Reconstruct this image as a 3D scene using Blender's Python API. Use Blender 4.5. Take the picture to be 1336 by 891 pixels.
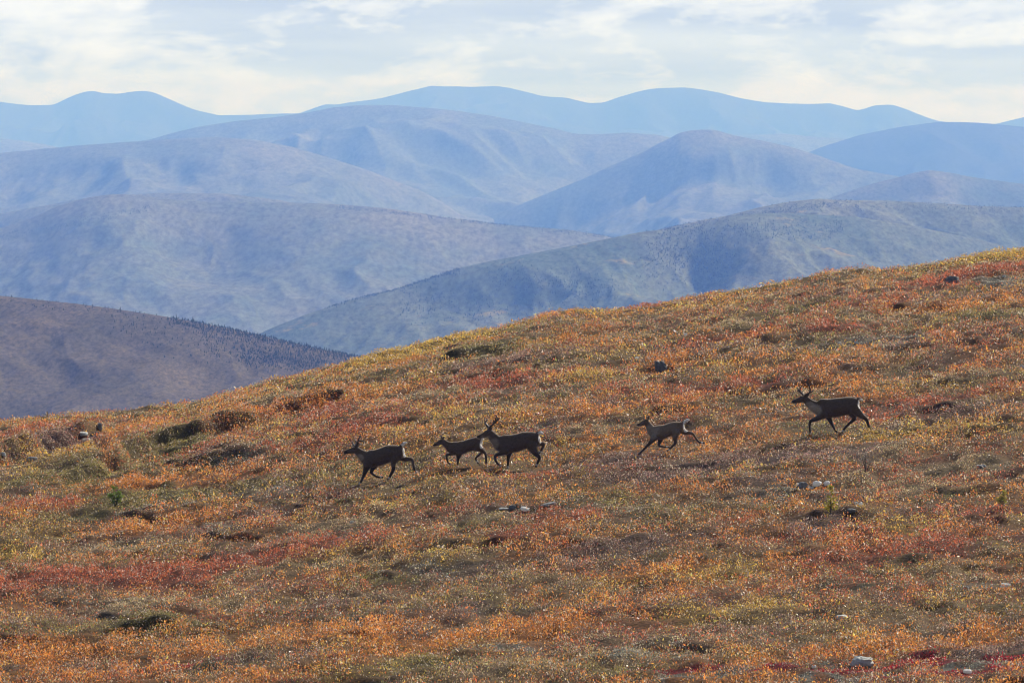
import bpy, math, random
import numpy as np
from mathutils import Vector, noise as mnoise

S = bpy.context.scene
COL = S.collection
for o in list(bpy.data.objects):
    bpy.data.objects.remove(o)

# ------------------------------------------------------------------ camera
W0, H0 = 1336.0, 891.0
LENS = 150.0
F = W0 * LENS / 36.0                      # focal length in photo pixels
HORIZON = 150.0
PITCH = math.atan((H0 / 2 - HORIZON) / F)
cam = bpy.data.cameras.new('camera')
cam.lens = LENS
cam.sensor_width = 36.0
cam.clip_start = 0.5
cam.clip_end = 90000.0
camo = bpy.data.objects.new('camera', cam)
COL.objects.link(camo)
camo.location = (0, 0, 0)
camo.rotation_euler = (math.radians(90) - PITCH, 0, 0)
S.camera = camo

# ------------------------------------------------------------------ render / exposure
S.render.engine = 'CYCLES'
S.view_settings.view_transform = 'Standard'
S.view_settings.look = 'None'
S.view_settings.gamma = 1.0
S.view_settings.exposure = 0.52
S.cycles.use_denoising = True
try:
    S.cycles.denoiser = 'OPENIMAGEDENOISE'
    S.cycles.denoising_input_passes = 'RGB_ALBEDO_NORMAL'
    S.cycles.denoising_prefilter = 'ACCURATE'
except Exception:
    pass
S.cycles.max_bounces = 5
S.cycles.diffuse_bounces = 2
S.cycles.glossy_bounces = 2
S.cycles.transmission_bounces = 3
S.cycles.volume_bounces = 1
S.cycles.transparent_max_bounces = 4
S.cycles.sample_clamp_indirect = 4.0
S.cycles.filter_width = 1.1

# ------------------------------------------------------------------ sun and sky
SUN_EL = math.radians(33.0)
SUN_AZ = math.radians(38.0)              # clockwise from +Y (view direction) towards +X
sun = bpy.data.lights.new('sun', 'SUN')
sun.energy = 5.0
sun.angle = math.radians(0.55)
sun.color = (1.0, 0.93, 0.83)
suno = bpy.data.objects.new('sun', sun)
COL.objects.link(suno)
sd = Vector((math.sin(SUN_AZ) * math.cos(SUN_EL), math.cos(SUN_AZ) * math.cos(SUN_EL), math.sin(SUN_EL)))
suno.rotation_euler = sd.to_track_quat('Z', 'Y').to_euler()
suno.location = sd * 200

world = bpy.data.worlds.new('World')
S.world = world
world.use_nodes = True
wt = world.node_tree
for n in list(wt.nodes):
    wt.nodes.remove(n)


def N(t, kind, **kw):
    n = t.nodes.new(kind)
    for k, v in kw.items():
        setattr(n, k, v)
    return n


def setin(n, **kw):
    for k, v in kw.items():
        n.inputs[k.replace('_', ' ')].default_value = v


def ramp(t, src, stops, interp='LINEAR'):
    r = t.nodes.new('ShaderNodeValToRGB')
    r.color_ramp.interpolation = interp
    e = r.color_ramp.elements
    while len(e) < len(stops):
        e.new(0.5)
    for el, (p, c) in zip(e, stops):
        el.position = p
        el.color = (c, c, c, 1) if not hasattr(c, '__len__') else (c[0], c[1], c[2], 1)
    t.links.new(src, r.inputs[0])
    return r


def mth(t, op, a, b=None, c=None, clamp=False):
    m = t.nodes.new('ShaderNodeMath')
    m.operation = op
    m.use_clamp = clamp
    for i, v in enumerate((a, b, c)):
        if v is None:
            continue
        if isinstance(v, (int, float)):
            m.inputs[i].default_value = v
        else:
            t.links.new(v, m.inputs[i])
    return m.outputs[0]


def mix(t, fac, a, b, mode='MIX'):
    m = t.nodes.new('ShaderNodeMix')
    m.data_type = 'RGBA'
    m.blend_type = mode
    for sock, v in ((m.inputs[0], fac), (m.inputs[6], a), (m.inputs[7], b)):
        if isinstance(v, (int, float)):
            sock.default_value = v
        elif isinstance(v, tuple):
            sock.default_value = (v[0], v[1], v[2], 1)
        else:
            t.links.new(v, sock)
    return m.outputs[2]


sky = N(wt, 'ShaderNodeTexSky', sky_type='NISHITA', sun_disc=False)
sky.sun_elevation = SUN_EL
sky.sun_rotation = SUN_AZ
sky.altitude = 1200
sky.air_density = 1.0
sky.dust_density = 1.0
sky.ozone_density = 1.0
geo = N(wt, 'ShaderNodeTexCoord')
SKYK = 0.05


def cloudn(sx, sz, detail, rough, off=0.0, dist=0.0, skew=0.0):
    mp = N(wt, 'ShaderNodeMapping')
    mp.inputs['Scale'].default_value = (sx, sx, sz)
    mp.inputs['Location'].default_value = (off, off * 0.7, off * 1.3)
    wt.links.new(geo.outputs['Generated'], mp.inputs['Vector'])
    nz = N(wt, 'ShaderNodeTexNoise')
    setin(nz, Scale=1.0, Detail=detail, Roughness=rough, Distortion=dist)
    wt.links.new(mp.outputs[0], nz.inputs['Vector'])
    return nz.outputs['Fac']


c1 = cloudn(30.0, 84.0, 8.0, 0.60, 3.9, 0.35)       # big heaped banks
c2 = cloudn(9.0, 95.0, 5.0, 0.5, 7.2, 0.2)         # long flat grey sheets
c3 = cloudn(90.0, 260.0, 5.0, 0.6, 1.9, 0.2)        # small ragged puffs
puff = ramp(wt, mth(wt, 'ADD', mth(wt, 'MULTIPLY', c1, 0.72), mth(wt, 'MULTIPLY', c3, 0.28)), [(0.47, 0.0), (0.53, 0.55), (0.62, 1.0)]).outputs[0]
sheet = ramp(wt, c2, [(0.36, 0.0), (0.62, 1.0)]).outputs[0]
K = 0.72 / SKYK
base_c = mix(wt, sheet, (0.72 * K, 0.80 * K, 0.93 * K), (0.53 * K, 0.62 * K, 0.80 * K))
cl = mix(wt, puff, base_c, (0.93 * K, 0.97 * K, 1.06 * K))
sep = N(wt, 'ShaderNodeSeparateXYZ')
wt.links.new(geo.outputs['Generated'], sep.inputs[0])
low = ramp(wt, sep.outputs[2], [(0.035, 1.0), (0.11, 0.08)]).outputs[0]   # thick cloud near the horizon, broken above
final = mix(wt, low, sky.outputs[0], cl)
bg = N(wt, 'ShaderNodeBackground')
bg.inputs['Strength'].default_value = SKYK
wt.links.new(final, bg.inputs['Color'])
wo = N(wt, 'ShaderNodeOutputWorld')
wt.links.new(bg.outputs[0], wo.inputs['Surface'])

# ------------------------------------------------------------------ helpers
rng = np.random.default_rng(11)


def tag(o, label=None, cat=None, group=None, kind=None):
    if label: o['label'] = label
    if cat: o['category'] = cat
    if group: o['group'] = group
    if kind: o['kind'] = kind
    return o


def smooth(e0, e1, x):
    t = np.clip((np.asarray(x, float) - e0) / (e1 - e0), 0, 1)
    return t * t * (3 - 2 * t)


_tabs = {}


def gnoise(x, y, seed=0):
    """2-D gradient noise, about -0.7 .. 0.7"""
    if seed not in _tabs:
        r = np.random.default_rng(seed + 1000)
        _tabs[seed] = (r.permutation(512), r.uniform(0, 2 * np.pi, 512))
    P, A = _tabs[seed]
    x = np.asarray(x, float); y = np.asarray(y, float)
    xi = np.floor(x).astype(np.int64); yi = np.floor(y).astype(np.int64)
    xf = x - xi; yf = y - yi

    def g(i, j):
        h = P[(P[i & 511] + j) & 511]
        a = A[h]
        return np.cos(a), np.sin(a)
    out = 0
    u = xf * xf * xf * (xf * (xf * 6 - 15) + 10)
    v = yf * yf * yf * (yf * (yf * 6 - 15) + 10)
    g00 = g(xi, yi); g10 = g(xi + 1, yi); g01 = g(xi, yi + 1); g11 = g(xi + 1, yi + 1)
    a = g00[0] * xf + g00[1] * yf
    b = g10[0] * (xf - 1) + g10[1] * yf
    c = g01[0] * xf + g01[1] * (yf - 1)
    d = g11[0] * (xf - 1) + g11[1] * (yf - 1)
    return (a + (b - a) * u) + ((c + (d - c) * u) - (a + (b - a) * u)) * v


def fbm(x, y, seed=0, octv=4, gain=0.5):
    s = 0; a = 1.0
    for k in range(octv):
        s = s + a * gnoise(x * 2 ** k + 17.3 * k, y * 2 ** k - 9.1 * k, seed + k)
        a *= gain
    return s


def ray(px, py):
    """photo pixel -> (x/y, z/y) of the line of sight"""
    cx = (np.asarray(px, float) - W0 / 2) / F
    cy = -(np.asarray(py, float) - H0 / 2) / F
    yy = math.cos(PITCH) + math.sin(PITCH) * cy
    zz = -math.sin(PITCH) + math.cos(PITCH) * cy
    return cx / yy, zz / yy


def pts2tab(pts):
    p = np.array(pts, float)
    a, s = ray(p[:, 0], p[:, 1])
    return a, s


def smooth_tab(pts, n=900, lo=-0.30, hi=0.30, k=5):
    """resampled, lightly smoothed slope table over x/y"""
    a, s = pts2tab(pts)
    A = np.linspace(lo, hi, n)
    V = np.interp(A, a, s)
    # slope extrapolation, softly levelling
    for side in (0, 1):
        pass
    ker = np.hanning(2 * k + 3)[1:-1]; ker /= ker.sum()
    Vp = np.pad(V, k, mode='edge')
    V = np.convolve(Vp, ker, mode='valid')
    return A, V


def mesh_np(name, verts, quads, mat=None, parent=None, smooth_shade=True):
    me = bpy.data.meshes.new(name)
    nv = len(verts); nf, fs = quads.shape
    me.vertices.add(nv)
    me.vertices.foreach_set('co', np.ascontiguousarray(verts, dtype=np.float32).ravel())
    me.loops.add(nf * fs)
    me.loops.foreach_set('vertex_index', np.ascontiguousarray(quads, dtype=np.int32).ravel())
    me.polygons.add(nf)
    me.polygons.foreach_set('loop_start', np.arange(0, nf * fs, fs, dtype=np.int32))
    try:
        me.polygons.foreach_set('loop_total', np.full(nf, fs, dtype=np.int32))
    except Exception:
        pass
    me.update(calc_edges=True)
    if smooth_shade:
        me.polygons.foreach_set('use_smooth', np.ones(nf, dtype=bool))
    if mat: me.materials.append(mat)
    o = bpy.data.objects.new(name, me)
    COL.objects.link(o)
    if parent: o.parent = parent
    return o


def set_color(me, cols, name='Col', domain='POINT'):
    at = me.color_attributes.new(name, 'FLOAT_COLOR', domain)
    c = np.ones((len(cols), 4), dtype=np.float32)
    c[:, :3] = cols
    at.data.foreach_set('color', c.ravel())


def grid_quads(nr, nc):
    i = np.arange(nr * nc).reshape(nr, nc)
    return np.stack([i[:-1, :-1], i[:-1, 1:], i[1:, 1:], i[1:, :-1]], -1).reshape(-1, 4)


def new_mat(name):
    m = bpy.data.materials.new(name)
    m.use_nodes = True
    t = m.node_tree
    for n in list(t.nodes):
        t.nodes.remove(n)
    out = t.nodes.new('ShaderNodeOutputMaterial')
    return m, t, out


# ------------------------------------------------------------------ foreground hillside (shape functions)
RIDGE = [(-900, 640), (-500, 600), (-200, 565), (0, 549), (30, 545), (60, 544), (100, 541), (135, 537), (170, 534), (210, 530), (250, 524),
         (290, 512), (320, 504), (350, 496), (400, 486), (450, 472), (480, 463), (520, 455), (560, 444), (600, 434),
         (640, 429), (670, 421), (700, 413), (730, 406), (750, 404), (800, 403), (830, 401), (860, 396), (900, 386),
         (950, 380), (1000, 372), (1050, 362), (1080, 355), (1100, 351), (1150, 350), (1190, 347), (1220, 342),
         (1250, 337), (1280, 331), (1310, 327), (1336, 326), (1500, 300), (1800, 275), (2300, 250)]
RA, RS = smooth_tab(RIDGE, 1400, k=3)
DR, DB = 150.0, 78.0


def base_slope(a, y):
    r = np.interp(a, RA, RS)
    px = a * F + W0 / 2
    b = ray(px, 895 - 0.08 * (np.clip(px, -700, 2100) - 668))[1]
    s = (DR - y) / (DR - DB)
    g = np.where(s >= 0, np.abs(s) ** 1.53, 0.8 * np.abs(s) ** 1.35)
    return r + (b - r) * g


def hit_base(px, py):
    """depth y at which the line of sight meets the undisturbed hillside"""
    a, sl = ray(px, py)
    lo, hi = 40.0, DR
    for _ in range(50):
        m = 0.5 * (lo + hi)
        if base_slope(a, m) < sl: lo = m
        else: hi = m
    return float(a), m


# banks: (pixel line, riser height, softness, reach uphill)
BANKS = []


def bank(p0, p1, h, w, reach, ends=1.5):
    a0, y0 = hit_base(*p0); a1, y1 = hit_base(*p1)
    BANKS.append((a0 * y0, y0, a1 * y1, y1, h, w, reach, ends))


bank((-30, 622), (62, 592), 0.60, 0.22, 4.0)
bank((60, 640), (150, 612), 0.35, 0.25, 3.0)
bank((20, 655), (110, 634), 0.25, 0.25, 2.5)
bank((50, 596), (140, 568), 0.50, 0.22, 3.0)
bank((110, 620), (215, 586), 0.42, 0.3, 3.0)
bank((190, 592), (345, 548), 0.55, 0.45, 4.0)
bank((250, 606), (350, 580), 0.3, 0.3, 3.0)
bank((330, 552), (480, 512), 0.40, 0.35, 4.0)
bank((380, 520), (470, 496), 0.3, 0.3, 3.0)
bank((550, 476), (690, 450), 0.36, 0.45, 4.0)
bank((600, 492), (700, 480), 0.2, 0.3, 3.0)
bank((180, 536), (232, 527), 0.2, 0.3, 2.0)
bank((130, 838), (290, 822), 0.30, 0.25, 2.5)
bank((420, 815), (560, 812), 0.25, 0.25, 2.5)
bank((1060, 748), (1130, 738), 0.22, 0.25, 2.0)
bank((1170, 655), (1260, 640), 0.28, 0.25, 2.0)
bank((1040, 812), (1130, 800), 0.2, 0.2, 2.0)
bank((60, 757), (100, 752), 0.2, 0.2, 1.5)
bank((870, 792), (1000, 776), 0.2, 0.3, 2.0)
bank((230, 612), (300, 604), 0.3, 0.3, 2.0)
bank((700, 576), (770, 572), 0.2, 0.25, 1.5)
bank((1100, 530), (1190, 527), 0.15, 0.2, 1.5)


def bumps(x, y):
    near = smooth(152, 118, y)
    z = 0.24 * fbm(x / 11, y / 14, 5, 2) * (0.25 + 0.75 * near) * smooth(170, 135, y)
    z = z + 0.075 * fbm(x / 2.3, y / 2.6, 9, 3, 0.55) * (0.45 + 0.55 * near)
    # tussocks
    t = gnoise(x / 0.62, y / 0.7, 21)
    z = z + 0.11 * np.clip(t + 0.1, 0, 1) * 1.6
    z = z + 0.06 * smooth(-0.05, 0.25, gnoise(x / 1.25, y / 1.35, 23)) * smooth(-0.3, 0.4, gnoise(x / 6, y / 7, 24))
    # solifluction lobes: steep little fronts facing down the slope
    w = (y + 0.75 * x + 3.2 * fbm(x / 7.5, y / 9, 31, 3)) / 4.6
    fr = w - np.floor(w) 
    ragged = 0.5 * gnoise(x / 0.5, y / 0.5, 58) + 0.5 * gnoise(x / 1.2, y / 1.2, 59)
    m = smooth(0.02, 0.28, fbm(x / 6 + 4, y / 5, 37, 2)) * (0.35 + 0.65 * near)
    z = z + 0.15 * m * (smooth(0.0, 0.12, fr + 0.05 * ragged) - fr)
    w2 = (y + 0.45 * x + 1.5 * fbm(x / 3.1, y / 3.1, 41, 2)) / 2.1
    f2 = w2 - np.floor(w2)
    m2 = smooth(0.0, 0.3, fbm(x / 3, y / 3.5, 47, 2)) * (0.4 + 0.6 * near)
    z = z + 0.07 * m2 * (smooth(0.0, 0.14, f2) - f2)
    for (x0, y0, x1, y1, h, wd, reach, ends) in BANKS:
        dx, dy = x1 - x0, y1 - y0
        L = math.hypot(dx, dy)
        tx, ty = dx / L, dy / L
        al_ = (x - x0) * tx + (y - y0) * ty
        nx, ny = -ty, tx
        if ny < 0: nx, ny = -nx, -ny
        d_ = (x - x0) * nx + (y - y0) * ny
        sel = (al_ > -ends) & (al_ < L + ends) & (d_ > -6 * wd - 2) & (d_ < 5 * reach + 2)
        if not np.any(sel): continue
        zf, xf, yf = z, x, y
        x, y, z, al = x[sel], y[sel], z[sel], al_[sel]
        # normal pointing uphill (away from viewer)
        nx, ny = -ty, tx
        if ny < 0: nx, ny = -nx, -ny
        d = (x - x0) * nx + (y - y0) * ny + 0.5 * wd * gnoise(x / 0.9, y / 0.9, 55) + 0.35 * gnoise(x / 2.2, y / 2.2, 56)
        win = smooth(-ends * 0.3, ends, al) * smooth(L + ends * 0.3, L - ends, al)
        prof = smooth(-wd, wd, d) * np.where(d > 0, np.exp(-np.clip(d, 0, 1e3) / reach), 1)
        prof = prof - 0.35 * np.exp(-((d + 1.3 * wd) / (0.8 * wd)) ** 2)
        z = z + (0.98 if x0 < -8 else 0.72) * h * win * prof * (1 + 0.25 * gnoise(x / 2.4, y / 2.4, 57))
        zf = zf.copy(); zf[sel] = z
        x, y, z = xf, yf, zf
    return z


ZONES = []
for (pa, qa, pb, qb, rx) in [(468, 631.5, 535, 624, 1.2), (597, 609, 700, 608, 1.6), (827, 595.5, 920, 589.5, 1.1), (1055, 568, 1140, 564.5, 1.4)]:
    am_, D_ = hit_base((pa + pb) / 2, (qa + qb) / 2)
    (a_0, s_0), (a_1, s_1) = ray(pa, qa), ray(pb, qb)
    dzdy = float((base_slope(am_, D_ + 1) * (D_ + 1) - base_slope(am_, D_ - 1) * (D_ - 1)) / 2 - (s_0 + s_1) / 2) 
    ZONES.append((float(a_0 * D_), float(s_0 * D_), float(a_1 * D_), float(s_1 * D_), D_, dzdy, rx))


def herd_weight(x, y):
    w = 0
    for (xa, za, xb, zb, D_, dd, rx) in ZONES:
        w = np.maximum(w, np.exp(-(np.abs(x - (xa + xb) / 2) / ((xb - xa) / 2 + rx * 0.6)) ** 4 - (np.abs(y - D_) / 3.2) ** 2))
    return w


def ground_z(x, y):
    a = x / y
    base = base_slope(a, y) * y - 1.75 * np.exp(-(y / 26.0) ** 2)
    bm = bumps(x, y) * smooth(10, 40, y)
    base = base - 0.13 * smooth(120, 146, y)
    wsum = 0.0
    for (xa, za, xb, zb, D_, dd, rx) in ZONES:
        w = np.exp(-(np.abs(x - (xa + xb) / 2) / ((xb - xa) / 2 + rx * 0.6)) ** 4 - (np.abs(y - D_) / 3.2) ** 2)
        zz = za + (zb - za) * (x - xa) / (xb - xa) + (y - D_) * (dd + za / D_)
        base = base * (1 - w) + zz * w
        bm = bm * (1 - 0.75 * w)
    return base + bm


def G(px, py, dz=0.0):
    """point on the real hillside seen at a photo pixel"""
    a, sl = ray(px, py)
    ys = np.linspace(62, 156, 2400)
    gz = ground_z(a * ys, ys)
    vis = gz + dz >= sl * ys
    i = int(np.argmax(vis)) if vis.any() else 2000
    y = ys[i]
    return float(a * y), float(y), float(ground_z(np.array([a * y]), np.array([y]))[0])


# ------------------------------------------------------------------ plant cover colours (species patches, and shade painted on the left bank)
PAL = np.array([
    (0.68, 0.26, 0.060),   # 0 orange dwarf birch
    (0.46, 0.13, 0.06),   # 1 rust red
    (0.60, 0.38, 0.085),    # 2 golden
    (0.28, 0.225, 0.075),    # 3 olive
    (0.47, 0.34, 0.18),     # 4 dry tan
    (0.27, 0.165, 0.125),   # 5 purple brown heath
    (0.105, 0.098, 0.055),   # 6 dark evergreen heath / moss, also painted shade on the left bank
    (0.38, 0.37, 0.30),     # 7 grey lichen
    (0.38, 0.02, 0.035),    # 8 crimson bearberry
    (0.26, 0.27, 0.05),     # 9 fresh green
])
PATCH = []     # hand-placed patches: x, y, rx, ry, class, strength


def patch(px, py, w, h, cls, k=1.6):
    a, y = hit_base(px, py)
    _, y2 = hit_base(px, py - h / 2)
    _, y1 = hit_base(px, py + h / 2)
    PATCH.append((a * y, y, w / 2 / F * y, max(0.2, abs(y2 - y1) / 2), cls, k))


for q in [
    (190, 752, 230, 22, 1), (60, 757, 120, 18, 1), (300, 735, 200, 20, 1), (110, 758, 40, 9, 5, 2.2),
    (70, 860, 150, 26, 0), (330, 848, 260, 16, 0), (520, 862, 180, 18, 0), (640, 832, 300, 22, 0), (560, 842, 160, 14, 2, 1.2), (1200, 842, 220, 18, 0, 2.0),
    (1230, 846, 200, 6, 0, 2.0), (1130, 838, 160, 12, 2, 1.2), (215, 826, 120, 14, 3, 2.2), (540, 818, 60, 10, 9, 1.2), (460, 812, 60, 10, 6, 1.4),
    (200, 880, 160, 16, 8, 1.1), (260, 880, 120, 10, 6), (640, 852, 160, 8, 7, 1.6), (580, 872, 120, 10, 3, 1.5), (760, 868, 260, 8, 7, 1.6),
    (860, 884, 90, 4, 8, 3.4), (910, 878, 70, 4, 8, 3.2), (1060, 878, 120, 5, 8, 3.0), (1180, 868, 120, 6, 8, 3.2), (1210, 860, 40, 5, 8, 3.4), (1300, 864, 100, 5, 8, 3.2), (1290, 881, 170, 4, 8, 3.2), (1010, 884, 70, 3, 8, 2.6), (1120, 873, 170, 4, 8, 2.6), (1250, 866, 220, 4, 8, 3.0), (1190, 884, 140, 3, 8, 2.6), (1320, 874, 60, 4, 8, 3.0), (250, 872, 90, 4, 8, 2.4),
    (1070, 870, 110, 7, 7, 2.6), (1260, 872, 180, 6, 7, 2.6), (1150, 884, 340, 6, 7, 2.4), (950, 884, 160, 5, 7, 2.0), (1180, 874, 140, 5, 4, 2.0), (1300, 846, 110, 8, 5, 1.5), (1310, 852, 60, 8, 5, 1.8),
    (930, 750, 110, 14, 2, 1.5), (1200, 690, 120, 9, 2, 1.9), (1020, 740, 60, 8, 0), (870, 745, 160, 14, 0, 1.2), (600, 690, 120, 12, 3, 1.2), (570, 692, 50, 10, 6, 1.3),
    (740, 676, 90, 12, 1, 1.6), (700, 703, 110, 8, 1, 1.4), (440, 715, 140, 12, 1, 1.2), (670, 768, 60, 10, 8, 0.9), (820, 715, 200, 16, 5, 1.2),
    (1150, 725, 260, 20, 1, 1.2), (1060, 690, 100, 10, 5), (1000, 640, 120, 10, 5, 1), (1060, 600, 160, 18, 5, 1.7), (1090, 595, 80, 12, 7, 1.0), (1260, 680, 140, 12, 1, 1.4),
    (1210, 645, 90, 9, 4, 1.5), (1230, 655, 90, 7, 3, 1.5), (860, 625, 160, 14, 5, 1.2), (810, 635, 80, 10, 6, .9), (1250, 620, 140, 16, 4, 1.1), (1180, 570, 160, 14, 2, 1.2),
    (930, 512, 120, 12, 1, 2.0), (880, 520, 60, 9, 8, 0.9), (1130, 520, 130, 7, 0, 1.6), (1240, 520, 160, 12, 1, 1.3), (1060, 471, 56, 6, 0, 2.6), (1075, 500, 130, 12, 0, 1.3), (1060, 508, 90, 10, 4, 1.2), (1010, 482, 60, 7, 0, 2.4), (930, 477, 40, 9, 2, 1.9), (885, 472, 50, 10, 0, 1.8), (925, 468, 70, 4, 0, 1.4),
    (1280, 394, 40, 6, 0, 2.4), (1230, 400, 60, 5, 0, 1.5), (1280, 350, 120, 12, 1, 1.6), (1220, 365, 110, 14, 1, 1.2), (1300, 365, 60, 10, 7, 1.4), (1290, 333, 80, 9, 2, 2.0), (1140, 395, 120, 10, 1, 1.3),
    (970, 437, 150, 8, 1, 1.2), (1090, 427, 80, 7, 1, 1.3), (1290, 412, 120, 10, 3, 1.2), (1190, 425, 80, 8, 6, 1.2), (1050, 400, 130, 8, 3, 1.0), (1100, 450, 160, 8, 7, .9),
    (740, 574, 44, 9, 2, 2.8), (775, 573, 40, 6, 0, 1.8), (800, 560, 120, 14, 4, 1.4), (860, 555, 60, 7, 0, 1.4), (960, 550, 80, 6, 2, 1.2), (800, 600, 100, 20, 5, .9),
    (480, 560, 160, 18, 1, 1.2), (430, 545, 120, 14, 1, 1.5), (600, 500, 160, 16, 1, .9), (540, 520, 120, 14, 4, 1.1), (640, 478, 90, 10, 5, 1.3), (660, 500, 160, 10, 1, .8),
    (560, 452, 160, 12, 2, 1.8), (500, 464, 100, 12, 2, 1.9), (620, 438, 120, 8, 2, 1.6), (560, 447, 140, 6, 9, 1.5), (640, 436, 80, 8, 3, 1.8), (640, 460, 90, 10, 3, 1.7), (420, 512, 80, 14, 6, 1.2), (360, 490, 70, 8, 2, 1.2),
    (330, 560, 130, 16, 8, 0.9), (380, 525, 90, 12, 4, 1.2), (280, 575, 170, 12, 6, 0.7), (230, 590, 120, 16, 3, 1.3), (250, 600, 90, 10, 1, 1.2), (310, 605, 80, 10, 6, 1.4),  # the wide weak dark patch paints shade into the left bank's fold
    (60, 560, 140, 14, 1, 1.2), (175, 560, 60, 10, 0, 1.9), (60, 590, 90, 10, 5, 1.2), (90, 600, 120, 10, 2, 1.2), (30, 630, 60, 12, 2, 1.6), (15, 640, 60, 12, 3, 1.6),
    (110, 625, 160, 20, 3, 1.5), (200, 640, 140, 26, 0, 1.3), (150, 655, 120, 18, 3, 1.6), (230, 655, 120, 14, 3, 1.8), (75, 660, 130, 16, 1, 1.5), (90, 680, 160, 14, 3, 1.4), (200, 690, 140, 14, 0, 1.6), (190, 686, 80, 8, 2, 1.4), (260, 645, 60, 8, 9, .8),
    (20, 725, 60, 12, 2, 1.5), (30, 730, 40, 8, 9, 1.0), (150, 715, 160, 12, 4, 1.0), (380, 700, 160, 14, 4, 1.0), (480, 760, 120, 16, 3, 1.0), (180, 800, 120, 10, 4, 1.2), (150, 795, 80, 8, 6, .9),
    (1080, 772, 60, 9, 6, 1.7), (1150, 770, 50, 7, 9, 1.4), (1090, 805, 110, 6, 6, 1.6), (1280, 812, 80, 7, 9, 1.1), (1000, 832, 90, 7, 9, 1.4), (1320, 800, 50, 8, 9, 1.2), (1230, 770, 160, 8, 7, 1.0), (1180, 820, 90, 7, 6, 1.1), (980, 820, 160, 12, 5, 1.1),
    (960, 800, 200, 16, 2, .9), (1320, 740, 60, 10, 1, 1.3),
]:
    patch(*q)


def cover(x, y, jit=None):
    """class weights for the plant cover at ground points"""
    n = len(x)
    sx, sy = 1.0, 1.35
    u = x + 0.22 * (y - 110)
    wx = x + 0.9 * fbm(x / 1.8, y / 1.8, 61, 2)
    wy = y + 1.2 * fbm(x / 1.8, y / 1.8, 67, 2)
    wx = wx + 0.55 * gnoise(x / 0.45, y / 0.5, 63); wy = wy + 0.8 * gnoise(x / 0.45, y / 0.5, 64)
    w = np.zeros((n, 10))
    bias = [0.20, 0.12, 0.03, 0.17, 0.20, 0.16, -0.16, -0.14, -0.75, -0.62]
    for c in range(10):
        big = fbm((wx - 0.25 * wy) / 11.0 + 3.7 * c, (wy + 0.55 * wx) / 5.0 - 5 * c, 71 + c, 2)
        sm = fbm((wx - 0.25 * wy) / 3.4 + 2.1 * c, (wy + 0.5 * wx) / 2.0 + c, 91 + c, 3, 0.6)
        w[:, c] = bias[c] + 0.62 * big + 0.80 * sm
    # far and upper slope is drier, paler
    far = smooth(118, 142, y)
    w[:, 4] += 0.12 * far; w[:, 2] += 0.10 * far; w[:, 3] += 0.10 * far; w[:, 5] -= 0.05 * far
    # bottom of picture, a lichen heath with bearberry
    for (cx, cy, rx, ry, cls, k) in PATCH:
        m = (np.abs(x - cx) < 2.4 * rx) & (np.abs(y - cy) < 2.4 * ry)
        if not m.any(): continue
        q = 0.25 if cls == 8 else 1.0
        d = ((x[m] + q * (wx[m] - x[m]) - cx) / rx) ** 2 + ((y[m] + q * (wy[m] - y[m]) - cy) / ry) ** 2
        w[m, cls] += k * np.exp(-d)
    if jit is not None:
        w = w + jit * rng.gumbel(0, 1, w.shape)
    return w


HGT = np.array([0.20, 0.17, 0.18, 0.12, 0.09, 0.13, 0.07, 0.03, 0.05, 0.10])
SCL = np.array([1.0, 1.0, 1.0, 0.8, 0.75, 0.9, 0.8, 0.7, 0.9, 0.8])

# ------------------------------------------------------------------ ground sheet of the hillside
rows = np.concatenate([np.arange(6, 66, 1.5), np.arange(66, 156, 0.11), np.arange(156, 420, 2.5)])
cols = np.concatenate([np.linspace(-0.30, -0.140, 40)[:-1], np.linspace(-0.140, 0.140, 760), np.linspace(0.140, 0.30, 40)[1:]])
YY, AA = np.meshgrid(rows, cols, indexing='ij')
XX = AA * YY
ZZ = ground_z(XX.ravel(), YY.ravel())
gv = np.stack([XX.ravel(), YY.ravel(), ZZ], -1)

gm, t, out = new_mat('soil_and_moss')
bs = N(t, 'ShaderNodeBsdfPrincipled')
at = N(t, 'ShaderNodeAttribute', attribute_name='Col')
tc = N(t, 'ShaderNodeTexCoord')
nz = N(t, 'ShaderNodeTexNoise'); setin(nz, Scale=18.0, Detail=5.0, Roughness=0.65)
t.links.new(tc.outputs['Object'], nz.inputs['Vector'])
cr = ramp(t, nz.outputs['Fac'], [(0.35, 0.35), (0.65, 1.25)])
t.links.new(mix(t, 1.0, at.outputs['Color'], cr.outputs[0], 'MULTIPLY'), bs.inputs['Base Color'])
setin(bs, Roughness=0.95)
bs.inputs['Specular IOR Level'].default_value = 0.1
bp = N(t, 'ShaderNodeBump'); setin(bp, Strength=0.6, Distance=0.05)
t.links.new(nz.outputs['Fac'], bp.inputs['Height'])
t.links.new(bp.outputs[0], bs.inputs['Normal'])
t.links.new(bs.outputs[0], out.inputs['Surface'])

ground = mesh_np('tundra_ground', gv, grid_quads(len(rows), len(cols)), gm)
tag(ground, kind='structure')
cw = cover(gv[:, 0], gv[:, 1])
e = np.exp(4 * (cw - cw.max(1, keepdims=True)))
e /= e.sum(1, keepdims=True)
gc = (e @ PAL) * 0.30 + np.array((0.035, 0.026, 0.018)) * 0.4
set_color(ground.data, gc)

# ------------------------------------------------------------------ far hills
HL = []   # layer list, far first


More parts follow.
